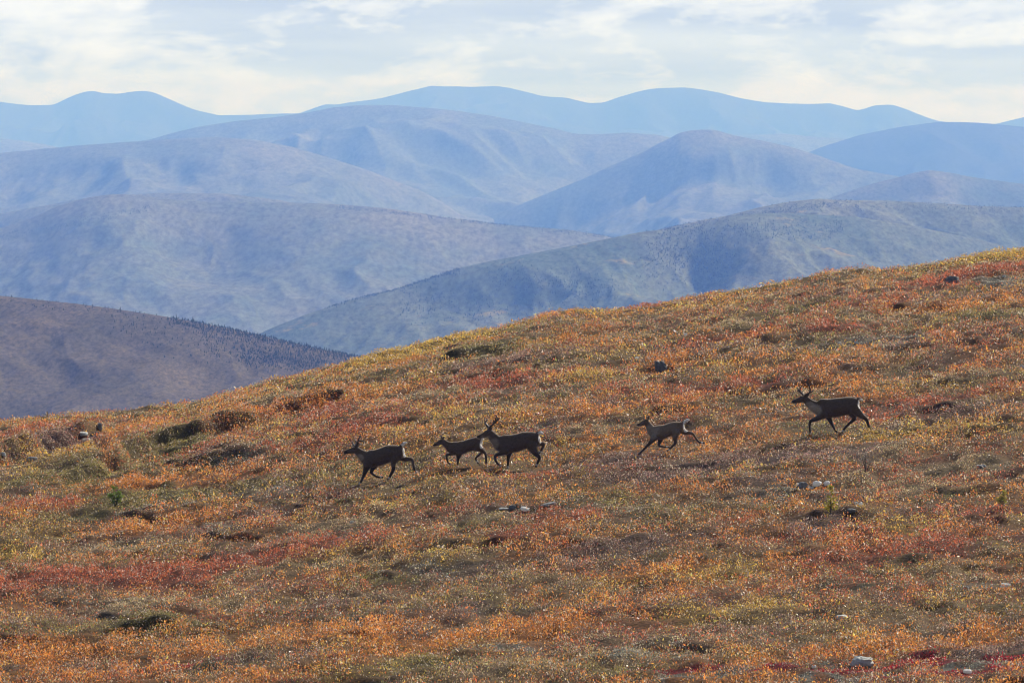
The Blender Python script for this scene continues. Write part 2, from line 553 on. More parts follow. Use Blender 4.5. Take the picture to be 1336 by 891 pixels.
def hill_mat(name, tan, dark, scale, trees=0.0, bias=0.5, gold=None):
    m, t, out = new_mat(name)
    b = N(t, 'ShaderNodeBsdfPrincipled')
    tc = N(t, 'ShaderNodeTexCoord')
    def nz(s, d, r, dist=0.0, sc=(1, 1, 1)):
        mp = N(t, 'ShaderNodeMapping'); mp.inputs['Scale'].default_value = sc
        t.links.new(tc.outputs['Object'], mp.inputs['Vector'])
        q = N(t, 'ShaderNodeTexNoise'); setin(q, Scale=s, Detail=d, Roughness=r, Distortion=dist)
        t.links.new(mp.outputs[0], q.inputs['Vector'])
        return q.outputs['Fac']
    n1 = nz(1.4 / scale, 8.0, 0.66, 0.5, (1, 0.40, 2.5))
    n2 = nz(6.5 / scale, 6.0, 0.7, 0.2, (1, 0.4, 1))
    n3 = nz(150.0 / scale, 5.0, 0.75, 0.0, (1, 0.3, 1))
    s = mth(t, 'ADD', mth(t, 'MULTIPLY', n1, 0.5), mth(t, 'ADD', mth(t, 'MULTIPLY', n2, 0.32), mth(t, 'MULTIPLY', n3, 0.18)))
    f = ramp(t, s, [(bias - 0.13, 0.0), (bias + 0.13, 1.0)]).outputs[0]
    c = mix(t, f, tan, dark)
    g = ramp(t, n3, [(0.35, 0.5), (0.65, 1.5)]).outputs[0]
    c = mix(t, 1.0, c, g, 'MULTIPLY')
    if gold:
        gn = ramp(t, nz(10.0 / scale, 6.0, 0.75), [(0.60, 0.0), (0.68, 0.8)]).outputs[0]
        c = mix(t, gn, c, gold)
    if trees:
        v = N(t, 'ShaderNodeTexVoronoi'); setin(v, Scale=trees)
        mp = N(t, 'ShaderNodeMapping'); mp.inputs['Scale'].default_value = (1, 0.3, 1)
        t.links.new(tc.outputs['Object'], mp.inputs['Vector']); t.links.new(mp.outputs[0], v.inputs['Vector'])
        d = ramp(t, v.outputs['Distance'], [(0.22, 1.0), (0.40, 0.0)]).outputs[0]
        c = mix(t, mth(t, 'MULTIPLY', d, f), c, (0.018, 0.026, 0.02))
    t.links.new(c, b.inputs['Base Color'])
    setin(b, Roughness=1.0)
    b.inputs['Specular IOR Level'].default_value = 0.0
    t.links.new(b.outputs[0], out.inputs['Surface'])
    return m


TAN = (0.215, 0.205, 0.135)
TAN2 = (0.20, 0.125, 0.085)
DRK = (0.062, 0.100, 0.074)
m_near = hill_mat('tundra_slope_brown', (0.165, 0.125, 0.080), (0.068, 0.062, 0.046), 380, 0.0, 0.53)
m_mid = hill_mat('tundra_slope_mid', TAN, DRK, 900, 0.0, 0.50, (0.34, 0.26, 0.10))
m_mid2 = hill_mat('tundra_slope_red', (0.21, 0.185, 0.135), DRK, 1400, 0.0, 0.51)
m_far = hill_mat('tundra_slope_far', (0.20, 0.18, 0.13), (0.07, 0.105, 0.08), 2200, 0.0, 0.52)
m_blue = hill_mat('mountain_rock', (0.075, 0.065, 0.055), (0.03, 0.033, 0.032), 3500, 0.0, 0.5)


def hill(pts, D, mat, slope=0.14, length=None, tilt=0.0, lam=None, amp=1.0, seed=0, lo=-0.17, hi=0.17, nc=520, nr=130, k=2, spurs=()):
    """a rounded hill whose crest runs along the traced skyline at its own distance;
    D = distance at frame centre, tilt = change of distance per unit x/y"""
    A, V = smooth_tab(pts, 1200, -0.25, 0.25, k)
    cols = np.linspace(lo, hi, nc)
    crest = np.interp(cols, A, V)
    Dc = D * (1 + tilt * cols)
    length = (length or 0.16 * D) * 1.5
    lam = lam or 0.055 * D
    s = np.concatenate([-np.linspace(1, 0, 14)[:-1] ** 1.5 * length * 0.5, np.linspace(0, 1, nr) ** 1.35 * length])
    SS, CC = np.meshgrid(s, np.arange(nc), indexing='ij')
    a = cols[CC]; y = Dc[CC] - SS
    x = a * y
    zr = (crest * Dc)[CC]
    rnd = 0.015 * D * 0.06
    drop = np.where(SS >= 0, np.sqrt((slope * SS) ** 2 + rnd ** 2) - rnd, 0.22 * np.abs(SS) ** 1.0 * (1 - np.exp(SS / (0.02 * D))))
    ramp_ = smooth(0.0, 0.16 * length, SS)
    # spurs and gullies: noise stretched down the slope
    u = x / lam + 0.35 * fbm(x / (2.2 * lam), y / (2.2 * lam), seed + 200, 2)
    v = y / (2.4 * lam)
    r1 = 0.6 - np.abs(fbm(u, v, seed + 210, 3, 0.5)) * 2.0
    r2 = 0.6 - np.abs(fbm(u * 2.7 + 5, v * 2.7, seed + 220, 3, 0.5)) * 2.0
    z = zr - drop + 0.85 * amp * ramp_ * (0.085 * lam * (r1 - 0.5) + 0.040 * lam * (r2 - 0.5) + 0.014 * lam * (0.6 - 2 * np.abs(fbm(u * 7, v * 6, seed + 240, 2)) - 0.5))
    z = z + 0.0012 * lam * fbm(x / (0.12 * lam), y / (0.25 * lam), seed + 230, 3) * amp
    for (px, py, wpx, dpx, gain) in spurs:       # broad swells / hollows placed on the slope
        ac, sc = ray(px, py)
        aw = wpx / F
        t_ = (a - ac) / aw
        sl = z / y
        tv = (sl - sc) / (dpx / F)
        z = z + gain * D * 0.01 * np.exp(-t_ ** 2 - tv ** 2)
    o = mesh_np('hill', np.stack([x.ravel(), y.ravel(), z.ravel()], -1), grid_quads(len(s), nc)[:, ::-1], mat)
    tag(o, kind='structure')
    HL.append((o, x, y, z))
    return x, y, z, s


L9 = [(-500, 170), (-200, 140), (0, 133), (20, 136), (40, 137.5), (70, 137), (85, 130), (97, 124.5), (110, 120), (122, 119), (135, 122), (155, 122.5), (172, 120),
      (187, 119), (200, 121), (215, 127), (235, 136), (255, 144), (285, 151), (330, 150), (365, 148.5), (390, 148), (405, 143), (425, 136.5),
      (440, 137), (455, 134), (480, 131), (500, 128), (530, 120), (562, 112.5), (590, 113), (615, 114), (645, 112.5), (665, 115), (690, 121),
      (708, 126), (740, 128), (768, 135), (788, 134), (808, 127), (828, 121), (845, 117), (865, 115), (893, 114.5), (915, 117), (940, 121.5),
      (968, 129), (1000, 134), (1030, 135.5), (1060, 136), (1083, 135), (1100, 139), (1118, 144.5), (1130, 142), (1140, 138), (1155, 137),
      (1165, 137), (1178, 141), (1198, 149), (1223, 158), (1260, 163), (1300, 162), (1320, 157), (1336, 153), (1400, 140), (1600, 150), (2000, 170)]
hill(L9, 27000, m_blue, 0.16, 3500, 0.1, 1500, 1.3, 1, nc=900, k=2)
L10 = [(-400, 165), (-100, 176), (0, 181), (30, 184), (70, 191), (120, 205), (200, 225), (1400, 260)]
hill(L10, 18500, m_far, 0.12, 2200, 0.0, 1400, 0.8, 2, hi=-0.05, nc=200)
L11 = [(600, 210), (860, 185), (920, 178), (963, 176), (1018, 175), (1078, 180), (1110, 182), (1200, 200), (1400, 220)]
hill(L11, 20500, m_far, 0.12, 2600, 0.0, 1400, 0.8, 3, lo=0.0, nc=300)
L8 = [(700, 300), (900, 250), (1000, 215), (1058, 198), (1075, 191), (1093, 185), (1120, 177), (1143, 172), (1180, 165), (1223, 159.5), (1250, 159.5), (1278, 160.5), (1336, 166), (1450, 175), (1700, 170), (2000, 190)]
hill(L8, 17500, m_blue, 0.16, 2600, 0.3, 1500, 0.8, 4, lo=0.02, nc=320)
L5 = [(-100, 240), (100, 200), (200, 181), (225, 174), (260, 165), (300, 159.5), (350, 154), (400, 147.5), (435, 140), (465, 137.5), (510, 137.5), (550, 140.5), (600, 146),
      (640, 152), (668, 157.5), (700, 164), (718, 167), (750, 175), (768, 176), (790, 175), (818, 173.5), (858, 176), (882, 182), (950, 205), (1100, 250)]
hill(L5, 15000, m_far, 0.13, 2700, -0.25, 1500, 1.0, 5, nc=620, spurs=((600, 190, 70, 26, 0.18), (700, 220, 60, 20, -0.15)))
L6 = [(300, 420), (500, 345), (560, 318), (600, 298), (640, 282), (700, 258), (758, 235), (790, 220), (818, 208), (843, 197), (858, 188), (873, 181), (885, 174), (900, 170.5), (915, 169.5),
      (933, 170), (945, 174), (958, 178), (988, 185), (1018, 194), (1048, 205), (1080, 214), (1118, 223), (1173, 231), (1250, 250), (1400, 290)]
hill(L6, 12800, m_far, 0.15, 2500, -0.3, 1150, 1.0, 6, nc=620, spurs=((980, 215, 110, 22, 0.25), (880, 225, 50, 25, -0.15)))
L4 = [(-400, 215), (-100, 208), (0, 200), (50, 195), (100, 190.5), (160, 186), (205, 183), (240, 181), (280, 179.5), (310, 181), (340, 184), (380, 192), (415, 203), (450, 216),
      (500, 233), (550, 250), (580, 265), (600, 280), (700, 310), (900, 360)]
hill(L4, 11800, m_far, 0.11, 2600, -0.2, 1100, 0.9, 7, hi=0.08, nc=460, spurs=((400, 240, 90, 25, 0.2), (200, 215, 120, 14, 0.12)))
L7 = [(800, 360), (950, 305), (1040, 272), (1078, 260), (1118, 246), (1145, 238), (1168, 232.5), (1190, 226), (1213, 222), (1243, 226), (1265, 231), (1293, 235), (1336, 240), (1500, 250), (1800, 260)]
hill(L7, 9800, m_mid2, 0.15, 1700, 0.2, 800, 0.9, 8, lo=0.01, nc=340)
L3b = [(-400, 280), (-60, 286), (0, 279), (60, 268), (100, 261), (160, 254), (220, 252), (300, 253), (370, 262), (420, 275), (500, 300), (700, 360)]
hill(L3b, 8800, m_mid2, 0.13, 1500, 0.0, 800, 0.9, 9, hi=0.02, nc=320)
L3 = [(-500, 360), (-150, 318), (0, 299), (40, 285), (75, 271), (110, 264), (150, 260.5), (200, 258), (250, 257), (300, 259), (350, 264), (400, 267), (450, 270), (500, 273.5), (550, 279), (600, 285.5),
      (668, 293.5), (705, 297), (743, 300), (790, 308), (850, 325), (1000, 370), (1200, 420)]
hill(L3, 7800, m_mid2, 0.17, 1500, 0.25, 520, 0.6, 10, hi=0.10, nc=640, nr=170, spurs=((265, 320, 70, 50, -0.5), (150, 310, 60, 60, 0.25), (430, 330, 110, 50, 0.2), (590, 330, 80, 40, -0.1)))
L2b = [(400, 480), (600, 400), (668, 348), (740, 327), (793, 312), (830, 305), (858, 300), (905, 290), (948, 282), (985, 272), (1018, 265.5), (1045, 261.5), (1068, 259.5), (1090, 261), (1118, 261.5), (1160, 262), (1218, 265),
       (1280, 269), (1336, 271), (1500, 280), (1900, 300)]
hill(L2b, 5900, m_mid, 0.14, 900, 0.2, 420, 1.0, 11, lo=-0.03, nc=420)
L2 = [(-100, 620), (200, 500), (300, 455), (350, 430), (395, 412), (450, 394), (500, 378), (540, 364), (575, 355), (600, 349.5), (640, 344), (668, 341), (700, 333), (740, 323), (793, 311.5), (830, 303.5),
      (860, 298), (900, 292), (948, 284.5), (985, 281), (1030, 280.5), (1068, 281), (1118, 283), (1160, 290), (1200, 297), (1240, 305), (1290, 316), (1336, 326), (1450, 345), (1800, 380)]
hill(L2, 5300, m_mid, 0.19, 1050, 0.5, 330, 0.85, 12, nc=760, nr=190, spurs=((905, 345, 45, 40, -0.45), (700, 370, 70, 30, 0.28), (1000, 330, 60, 40, 0.2), (560, 385, 60, 30, -0.2)))
L1 = [(-500, 350), (-200, 368), (0, 386), (30, 389), (60, 392.5), (100, 396.5), (150, 403), (200, 411), (250, 419), (300, 429), (350, 440), (400, 452), (440, 460), (470, 466), (520, 482), (600, 510), (700, 540)]
x1, y1, z1, s1 = hill(L1, 2550, m_near, 0.13, 560, -0.3, 190, 0.6, 13, hi=0.0, nc=480, nr=170)
# valley floor under everything, out to the horizon
vr = np.concatenate([np.linspace(300, 3000, 60), np.linspace(3200, 32500, 110)])
vc = np.linspace(-0.32, 0.32, 90)
VY, VA = np.meshgrid(vr, vc, indexing='ij')
VZ = -np.minimum(0.095 * VY, 520) - 25 + 12 * fbm(VA * VY / 900, VY / 900, 300, 2) - 60 * smooth(300, 900, VY)
vo = mesh_np('valley_floor', np.stack([(VA * VY).ravel(), VY.ravel(), VZ.ravel()], -1), grid_quads(len(vr), len(vc)), m_mid)
tag(vo, kind='structure')

# ------------------------------------------------------------------ haze
DEN = 1.3e-4
hm, t, out = new_mat('haze')
pv = N(t, 'ShaderNodeVolumePrincipled')
pv.inputs['Color'].default_value = (0.150, 0.305, 0.88, 1)
pv.inputs['Absorption Color'].default_value = (1.0, 1.0, 1.0, 1)
pv.inputs['Density'].default_value = DEN
pv.inputs['Anisotropy'].default_value = 0.0
t.links.new(pv.outputs[0], out.inputs['Volume'])
zs_top = max(float(z.max()) for (_, _, _, z) in HL) + 30
hx, y0, y1_, z0, z1_ = 14000.0, -40.0, 33000.0, -800.0, max(zs_top, 60.0)
hv = np.array([(-hx, y0, z0), (hx, y0, z0), (hx, y1_, z0), (-hx, y1_, z0), (-hx, y0, z1_), (hx, y0, z1_), (hx, y1_, z1_), (-hx, y1_, z1_)])
hq = np.array([(0, 3, 2, 1), (4, 5, 6, 7), (0, 1, 5, 4), (1, 2, 6, 5), (2, 3, 7, 6), (3, 0, 4, 7)])
hz = mesh_np('haze', hv, hq, hm, smooth_shade=False)
tag(hz, kind='stuff')

# ------------------------------------------------------------------ tundra plants (leaves, twigs)
lm, t, out = new_mat('tundra_leaves')
at = N(t, 'ShaderNodeAttribute', attribute_name='Col')
bs = N(t, 'ShaderNodeBsdfPrincipled')
t.links.new(at.outputs['Color'], bs.inputs['Base Color'])
setin(bs, Roughness=0.42)
bs.inputs['Specular IOR Level'].default_value = 0.6
tr = N(t, 'ShaderNodeBsdfTranslucent')
t.links.new(at.outputs['Color'], tr.inputs['Color'])
mx = N(t, 'ShaderNodeMixShader'); mx.inputs[0].default_value = 0.52
t.links.new(bs.outputs[0], mx.inputs[1]); t.links.new(tr.outputs[0], mx.inputs[2])
t.links.new(mx.outputs[0], out.inputs['Surface'])


def mound(x, y):
    q = gnoise(x / 0.75, y / 0.95, 123) + 0.55 * gnoise(x / 0.27, y / 0.30, 124) + 0.5 * gnoise(x / 2.0, y / 2.6, 125)
    return smooth(-0.22, 0.38, q) ** 0.8 + 0.25 * np.clip(q, 0, 1)



# ------------------------------------------------------------------ tubes -> one skin
def ring(c, t, n, rn, rl, k=12):
    """ring around c; n = in-plane normal dir, lateral = Y"""
    out = []
    for i in range(k):
        th = 2 * math.pi * i / k
        out.append((c[0] + n[0] * math.cos(th) * rn, c[1] + math.sin(th) * rl, c[2] + n[1] * math.cos(th) * rn))
    return out


def loft(chain, k=12, caps=True):
    """chain of (x, y, z, r_inplane, r_lateral) -> verts, faces with rounded ends"""
    P = [list(map(float, c)) for c in chain]
    # catmull resample
    R = []
    n = len(P)
    for i in range(n - 1):
        p0 = P[max(i - 1, 0)]; p1 = P[i]; p2 = P[i + 1]; p3 = P[min(i + 2, n - 1)]
        L = math.dist(p1[:3], p2[:3])
        m = max(2, int(L / 0.03))
        for j in range(m):
            u = j / m
            R.append([0.5 * ((2 * b) + (-a + c) * u + (2 * a - 5 * b + 4 * c - d) * u * u + (-a + 3 * b - 3 * c + d) * u ** 3) for a, b, c, d in zip(p0, p1, p2, p3)])
    R.append(P[-1])
    # rounded end
    def cap(pe, pin):
        d = [pe[i] - pin[i] for i in range(3)]
        L = math.sqrt(sum(q * q for q in d)) or 1
        d = [q / L for q in d]
        res = []
        for th in (30, 60, 82):
            h = math.sin(math.radians(th)) * pe[3] * 0.8; s = math.cos(math.radians(th))
            res.append([pe[0] + d[0] * h, pe[1] + d[1] * h, pe[2] + d[2] * h, pe[3] * s, pe[4] * s])
        return res
    if caps:
        R = cap(R[0], R[1])[::-1] + R + cap(R[-1], R[-2])
    verts, faces = [], []
    for i, p in enumerate(R):
        q0 = R[max(i - 1, 0)]; q1 = R[min(i + 1, len(R) - 1)]
        tx, tz = q1[0] - q0[0], q1[2] - q0[2]
        L = math.hypot(tx, tz) or 1
        nrm = (-tz / L, tx / L)
        verts += ring(p, None, nrm, max(p[3], 0.0015), max(p[4], 0.0015), k)
    for i in range(len(R) - 1):
        for j in range(k):
            a = i * k + j; b = i * k + (j + 1) % k
            faces.append((a, b, b + k, a + k))
    faces.append(tuple(range(k))[::-1])
    faces.append(tuple(range((len(R) - 1) * k, len(R) * k)))
    return verts, faces


def join(parts):
    V, Fc = [], []
    for v, f in parts:
        o = len(V)
        V += v
        Fc += [tuple(i + o for i in q) for q in f]
    return V, Fc


def pymesh(name, V, Fc, mat, parent=None, smooth_shade=True):
    me = bpy.data.meshes.new(name)
    me.from_pydata(V, [], Fc)
    me.update()
    if smooth_shade:
        me.polygons.foreach_set('use_smooth', np.ones(len(me.polygons), dtype=bool))
    if mat: me.materials.append(mat)
    o = bpy.data.objects.new(name, me)
    COL.objects.link(o)
    if parent: o.parent = parent
    return o


def bake_modifiers(o):
    dg = bpy.context.evaluated_depsgraph_get()
    dg.update()
    me = bpy.data.meshes.new_from_object(o.evaluated_get(dg))
    old = o.data
    o.modifiers.clear()
    o.data = me
    bpy.data.meshes.remove(old)
    me.name = o.name


# fur and antler materials
fm, t, out = new_mat('caribou_coat')
at = N(t, 'ShaderNodeAttribute', attribute_name='Col')
bs = N(t, 'ShaderNodeBsdfPrincipled')
tc = N(t, 'ShaderNodeTexCoord')
nz = N(t, 'ShaderNodeTexNoise'); setin(nz, Scale=34.0, Detail=4.0, Roughness=0.7)
mp = N(t, 'ShaderNodeMapping'); mp.inputs['Scale'].default_value = (0.4, 1, 1)
t.links.new(tc.outputs['Object'], mp.inputs['Vector']); t.links.new(mp.outputs[0], nz.inputs['Vector'])
cr = ramp(t, nz.outputs['Fac'], [(0.3, 0.72), (0.7, 1.3)])
t.links.new(mix(t, 1.0, at.outputs['Color'], cr.outputs[0], 'MULTIPLY'), bs.inputs['Base Color'])
setin(bs, Roughness=0.7)
bs.inputs['Specular IOR Level'].default_value = 0.25
bs.inputs['Sheen Weight'].default_value = 0.8
bs.inputs['Sheen Roughness'].default_value = 0.35
bs.inputs['Sheen Tint'].default_value = (0.9, 0.8, 0.7, 1)
bp = N(t, 'ShaderNodeBump'); setin(bp, Strength=0.5, Distance=0.01)
t.links.new(nz.outputs['Fac'], bp.inputs['Height']); t.links.new(bp.outputs[0], bs.inputs['Normal'])
t.links.new(bs.outputs[0], out.inputs['Surface'])


m_hair, t, out = new_mat('guard_hair')
at = N(t, 'ShaderNodeAttribute', attribute_name='Col')
bs = N(t, 'ShaderNodeBsdfPrincipled'); t.links.new(at.outputs['Color'], bs.inputs['Base Color']); setin(bs, Roughness=0.5)
tr = N(t, 'ShaderNodeBsdfTranslucent')
t.links.new(mix(t, 0.35, at.outputs['Color'], (0.55, 0.45, 0.35)), tr.inputs['Color'])
mx = N(t, 'ShaderNodeMixShader'); mx.inputs[0].default_value = 0.5
t.links.new(bs.outputs[0], mx.inputs[1]); t.links.new(tr.outputs[0], mx.inputs[2]); t.links.new(mx.outputs[0], out.inputs['Surface'])


def plain(name, col, rough=0.6, spec=0.4, var=0.25, scale=20.0):
    m, t, out = new_mat(name)
    b = N(t, 'ShaderNodeBsdfPrincipled')
    tc = N(t, 'ShaderNodeTexCoord')
    nz = N(t, 'ShaderNodeTexNoise'); setin(nz, Scale=scale, Detail=5.0, Roughness=0.65)
    t.links.new(tc.outputs['Object'], nz.inputs['Vector'])
    r = ramp(t, nz.outputs['Fac'], [(0.3, 1 - var), (0.7, 1 + var)])
    t.links.new(mix(t, 1.0, (col[0], col[1], col[2]), r.outputs[0], 'MULTIPLY'), b.inputs['Base Color'])
    setin(b, Roughness=rough)
    b.inputs['Specular IOR Level'].default_value = spec
    bp = N(t, 'ShaderNodeBump'); setin(bp, Strength=0.5, Distance=0.02)
    t.links.new(nz.outputs['Fac'], bp.inputs['Height']); t.links.new(bp.outputs[0], b.inputs['Normal'])
    t.links.new(b.outputs[0], out.inputs['Surface'])
    return m


m_antler = plain('antler_bone', (0.075, 0.052, 0.038), 0.4)
m_eye = plain('eye_dark', (0.01, 0.008, 0.007), 0.15, 0.8, 0.0)

BROWN = np.array((0.096, 0.064, 0.040)); GREY = np.array((0.34, 0.285, 0.22)); WHITE = np.array((0.72, 0.68, 0.62)); DARK = np.array((0.022, 0.016, 0.013))


def caribou(org, zoom, anchor, label, body, neck, head, legs, ears, antlers, tail, whites, greys, coat=1.0, lift=0.0):
    """outline traced in enlarged photo pixels; org/zoom turn them back into photo pixels.
    anchor = enlarged pixel of the supporting hoof"""
    def P(x, y):
        return org[0] + x / zoom, org[1] + y / zoom
    ax, ay, az = G(*P(*anchor), dz=0.03)
    D = ay
    mpp = D / F / zoom * 1.0     # metres per enlarged pixel
    a0, s0 = ray(*P(*anchor))

    def L(x, y, lat=0.0):
        a, s = ray(*P(x, y))
        return (float(a - a0) * D, lat, float(s - s0) * D + lift)
    parts = []
    # trunk from stations
    st = [(L(x, (t_ + b_) / 2), (b_ - t_) / 2 * mpp) for x, t_, b_ in body]
    ch = []
    nb = len(st)
    for i, (p, r) in enumerate(st):
        f = i / (nb - 1)
        lat = r * (0.62 if f < 0.25 else 0.68 if f < 0.7 else 0.58)
        ch.append((p[0], 0.0, p[2], r, lat))
    # vertical stations: force ring plane vertical
    verts, faces = [], []
    k = 20
    R = []
    for i in range(nb - 1):
        p0 = ch[max(i - 1, 0)]; p1 = ch[i]; p2 = ch[i + 1]; p3 = ch[min(i + 2, nb - 1)]
        for j in range(4):
            u = j / 4
            R.append([0.5 * ((2 * b) + (-a + c) * u + (2 * a - 5 * b + 4 * c - d) * u * u + (-a + 3 * b - 3 * c + d) * u ** 3) for a, b, c, d in zip(p0, p1, p2, p3)])
    R.append(list(ch[-1]))
    e0 = R[0]; e1 = R[-1]
    sg = 1 if e0[0] > e1[0] else -1
    R = [[e0[0] + sg * 0.025, 0, e0[2], e0[3] * 0.45, e0[4] * 0.45], [e0[0] + sg * 0.016, 0, e0[2], e0[3] * 0.8, e0[4] * 0.8]] + R + \
        [[e1[0] - sg * 0.02, 0, e1[2], e1[3] * 0.75, e1[4] * 0.75], [e1[0] - sg * 0.035, 0, e1[2], e1[3] * 0.35, e1[4] * 0.35]]
    for p in R:
        for j in range(k):
            th = 2 * math.pi * j / k
            c_, s_ = math.cos(th), math.sin(th)
            verts.append((p[0], s_ * p[4], p[2] + c_ * p[3]))
    for i in range(len(R) - 1):
        for j in range(k):
            a = i * k + j; b = i * k + (j + 1) % k
            faces.append((a, b, b + k, a + k))
    faces.append(tuple(range(k))[::-1]); faces.append(tuple(range((len(R) - 1) * k, len(R) * k)))
    parts.append((verts, faces))
    parts.append(loft([(*L(x, y), r * mpp, r * mpp * 0.6) for x, y, r in neck], 14))
    parts.append(loft([(*L(x, y), r * mpp, r * mpp * (0.72 if i < 2 else 0.66)) for i, (x, y, r) in enumerate(head)], 12))
    hoofs = []
    for side, chain in legs:
        lat0 = -0.085 if side == 'near' else 0.085
        cc = []
        for i, (x, y, r) in enumerate(chain):
            q = L(x, y, lat0 * (1.0 if i else 0.9))
            rr = max(r * mpp, 0.017)
            cc.append((*q, rr, rr * (0.75 if i == 0 else 0.85)))
        # hoof: slightly flared end
        parts.append(loft(cc, 10))
        hoofs.append((cc[-1], cc[-2]))
    for (x0, y0, x1, y1, r, lat) in ears:
        b0 = L(x0, y0, lat * 0.6); b1 = L(x1, y1, lat * 1.5)
        mid = [(b0[i] + b1[i]) / 2 for i in range(3)]
        parts.append(loft([(*b0, r * mpp * 0.6, 0.013), (*mid, r * mpp, 0.013), (*b1, r * mpp * 0.35, 0.009)], 8))
    tl = [(*L(x, y), r * mpp, r * mpp * 0.9) for x, y, r in tail]
    parts.append(loft(tl, 8))
    V, Fc = join(parts)
    root = bpy.data.objects.new('caribou', None)
    COL.objects.link(root)
    root.empty_display_size = 0.3
    root.location = (a0 * D, D, az)
    tag(root, label, 'caribou', 'caribou trotting across the hillside')
    o = pymesh('body', V, Fc, fm, root)
    rm = o.modifiers.new('r', 'REMESH'); rm.mode = 'VOXEL'; rm.voxel_size = 0.0085; rm.use_smooth_shade = True
    sm = o.modifiers.new('s', 'SMOOTH'); sm.factor = 0.5; sm.iterations = 5
    bake_modifiers(o)
    me = o.data
    if not me.materials: me.materials.append(fm)
    n = len(me.vertices)
    co = np.empty(n * 3, dtype=np.float32); me.vertices.foreach_get('co', co); co = co.reshape(-1, 3)
    # coat colours
    colr = np.tile(BROWN * coat, (n, 1))
    zmin = co[:, 2].min()
    nn = np.array([mnoise.noise(Vector((float(c[0]) * 9, float(c[1]) * 9, float(c[2]) * 9))) for c in co]) * 0.03
    def blend(mask, c):
        nonlocal colr
        colr = colr * (1 - mask[:, None]) + c * mask[:, None]
    for (x, y, rx, ry, kk) in greys:
        q = L(x, y)
        d = np.sqrt(((co[:, 0] - q[0] + nn) / (rx * mpp)) ** 2 + ((co[:, 2] - q[2] + nn) / (ry * mpp)) ** 2)
        blend(smooth(1.15, 0.6, d) * kk, GREY)
    belly = L(0, body[len(body) // 2][2])[2]
    legm = smooth(belly + 0.02, belly - 0.08, co[:, 2])
    blend(legm * 0.7, DARK * coat)
    for (x, y, rx, ry) in whites:
        q = L(x, y)
        d = np.sqrt(((co[:, 0] - q[0] + nn * .5) / (rx * mpp)) ** 2 + ((co[:, 2] - q[2] + nn * .5) / (ry * mpp)) ** 2)
        blend(smooth(1.1, 0.8, d), WHITE)
    # inner/rear white of the legs and pale ring above each hoof
    for (hp, kp) in hoofs:
        hp = np.array(hp[:3]); kp = np.array(kp[:3]); ax_ = hp - kp; Lh = np.linalg.norm(ax_)
        rel = (co - kp) @ (ax_ / Lh)
        dist = np.linalg.norm((co - kp) - rel[:, None] * (ax_ / Lh), axis=1)
        inb = (dist < 0.05)
        blend(inb * smooth(Lh - 0.085, Lh - 0.06, rel) * smooth(Lh - 0.005, Lh - 0.03, rel) * 0.85, WHITE * 0.8)
        blend(inb * smooth(Lh - 0.03, Lh - 0.01, rel), np.array((0.012, 0.01, 0.009)))
    # nose
    hx_, hy_, hr_ = head[-1]
    q = L(hx_, hy_)
    d = np.linalg.norm(co - np.array(q), axis=1)
    blend(smooth(hr_ * mpp * 2.6, hr_ * mpp * 1.4, d) * 0.6, np.array((0.012, 0.009, 0.008)))
    # tail top dark, rest white handled by whites
    set_color(me, np.clip(colr, 0, 1))
    # guard hairs, lying back along the body
    nrm = np.empty(n * 3, dtype=np.float32); me.vertices.foreach_get('normal', nrm); nrm = nrm.reshape(-1, 3)
    hr = np.random.default_rng(int(org[0] + anchor[0]))
    idx = hr.integers(0, n, 14000)
    leg = co[idx, 2] < belly - 0.02
    idx = idx[~leg | (hr.uniform(0, 1, len(idx)) < 0.35)]
    b0 = co[idx]; d = nrm[idx] + np.array((0.75, 0, -0.25)) + hr.normal(0, 0.25, (len(idx), 3))
    d /= np.linalg.norm(d, axis=1, keepdims=True)
    under = smooth(belly + 0.35, belly + 0.05, b0[:, 2]) * smooth(0.2, -0.5, nrm[idx][:, 2])
    ln = (0.020 + 0.022 * under * (b0[:, 2] > belly))[:, None] * hr.uniform(0.6, 1.3, (len(idx), 1))
    ln = np.where((b0[:, 2] < belly - 0.02)[:, None], 0.011, ln)
    sd = np.cross(d, hr.normal(0, 1, (len(idx), 3))); sd /= np.linalg.norm(sd, axis=1, keepdims=True)
    wv = 0.0022
    HV = np.stack([b0 - nrm[idx] * 0.003 - sd * wv, b0 - nrm[idx] * 0.003 + sd * wv, b0 + d * ln], 1).reshape(-1, 3)
    ho = mesh_np('fur', HV, np.arange(3 * len(idx)).reshape(-1, 3), m_hair, root, False)
    hc = np.clip(colr[idx] * 1.5 + 0.02, 0, 0.8)
    set_color(ho.data, np.repeat(hc, 3, axis=0))
    if antlers:
        ap = []
        for lat_sign, ch_ in antlers:
            cc = []
            for i, (x, y, r) in enumerate(ch_):
                cc.append((*L(x, y, lat_sign * (0.045 + 0.03 * min(i, 4))), max(r * mpp * 1.5, 0.018), max(r * mpp * 1.3, 0.016)))
            ap.append(loft(cc, 7))
        Va, Fa = join(ap)
        pymesh('antlers', Va, Fa, m_antler, root)
    # eyes
    hx_, hy_, hr_ = head[0]; gx, gy, gr = head[1]
    ex, ey = hx_ * 0.35 + gx * 0.65, (hy_ * 0.35 + gy * 0.65) - gr * 0.35
    for sgn in (-1, 1):
        q = L(ex, ey, sgn * gr * mpp * 0.62)
        r_ = 0.012
        bv, bf = [], []
        for i in range(1, 6):
            for j in range(8):
                th = math.pi * i / 6; ph = 2 * math.pi * j / 8
                bv.append((q[0] + r_ * math.sin(th) * math.cos(ph), q[1] + r_ * math.sin(th) * math.sin(ph), q[2] + r_ * math.cos(th)))
        for i in range(4):
            for j in range(8):
                a = i * 8 + j; b = i * 8 + (j + 1) % 8
                bf.append((a, a + 8, b + 8, b))
        bf.append(tuple(range(8))); bf.append(tuple(range(32, 40))[::-1])
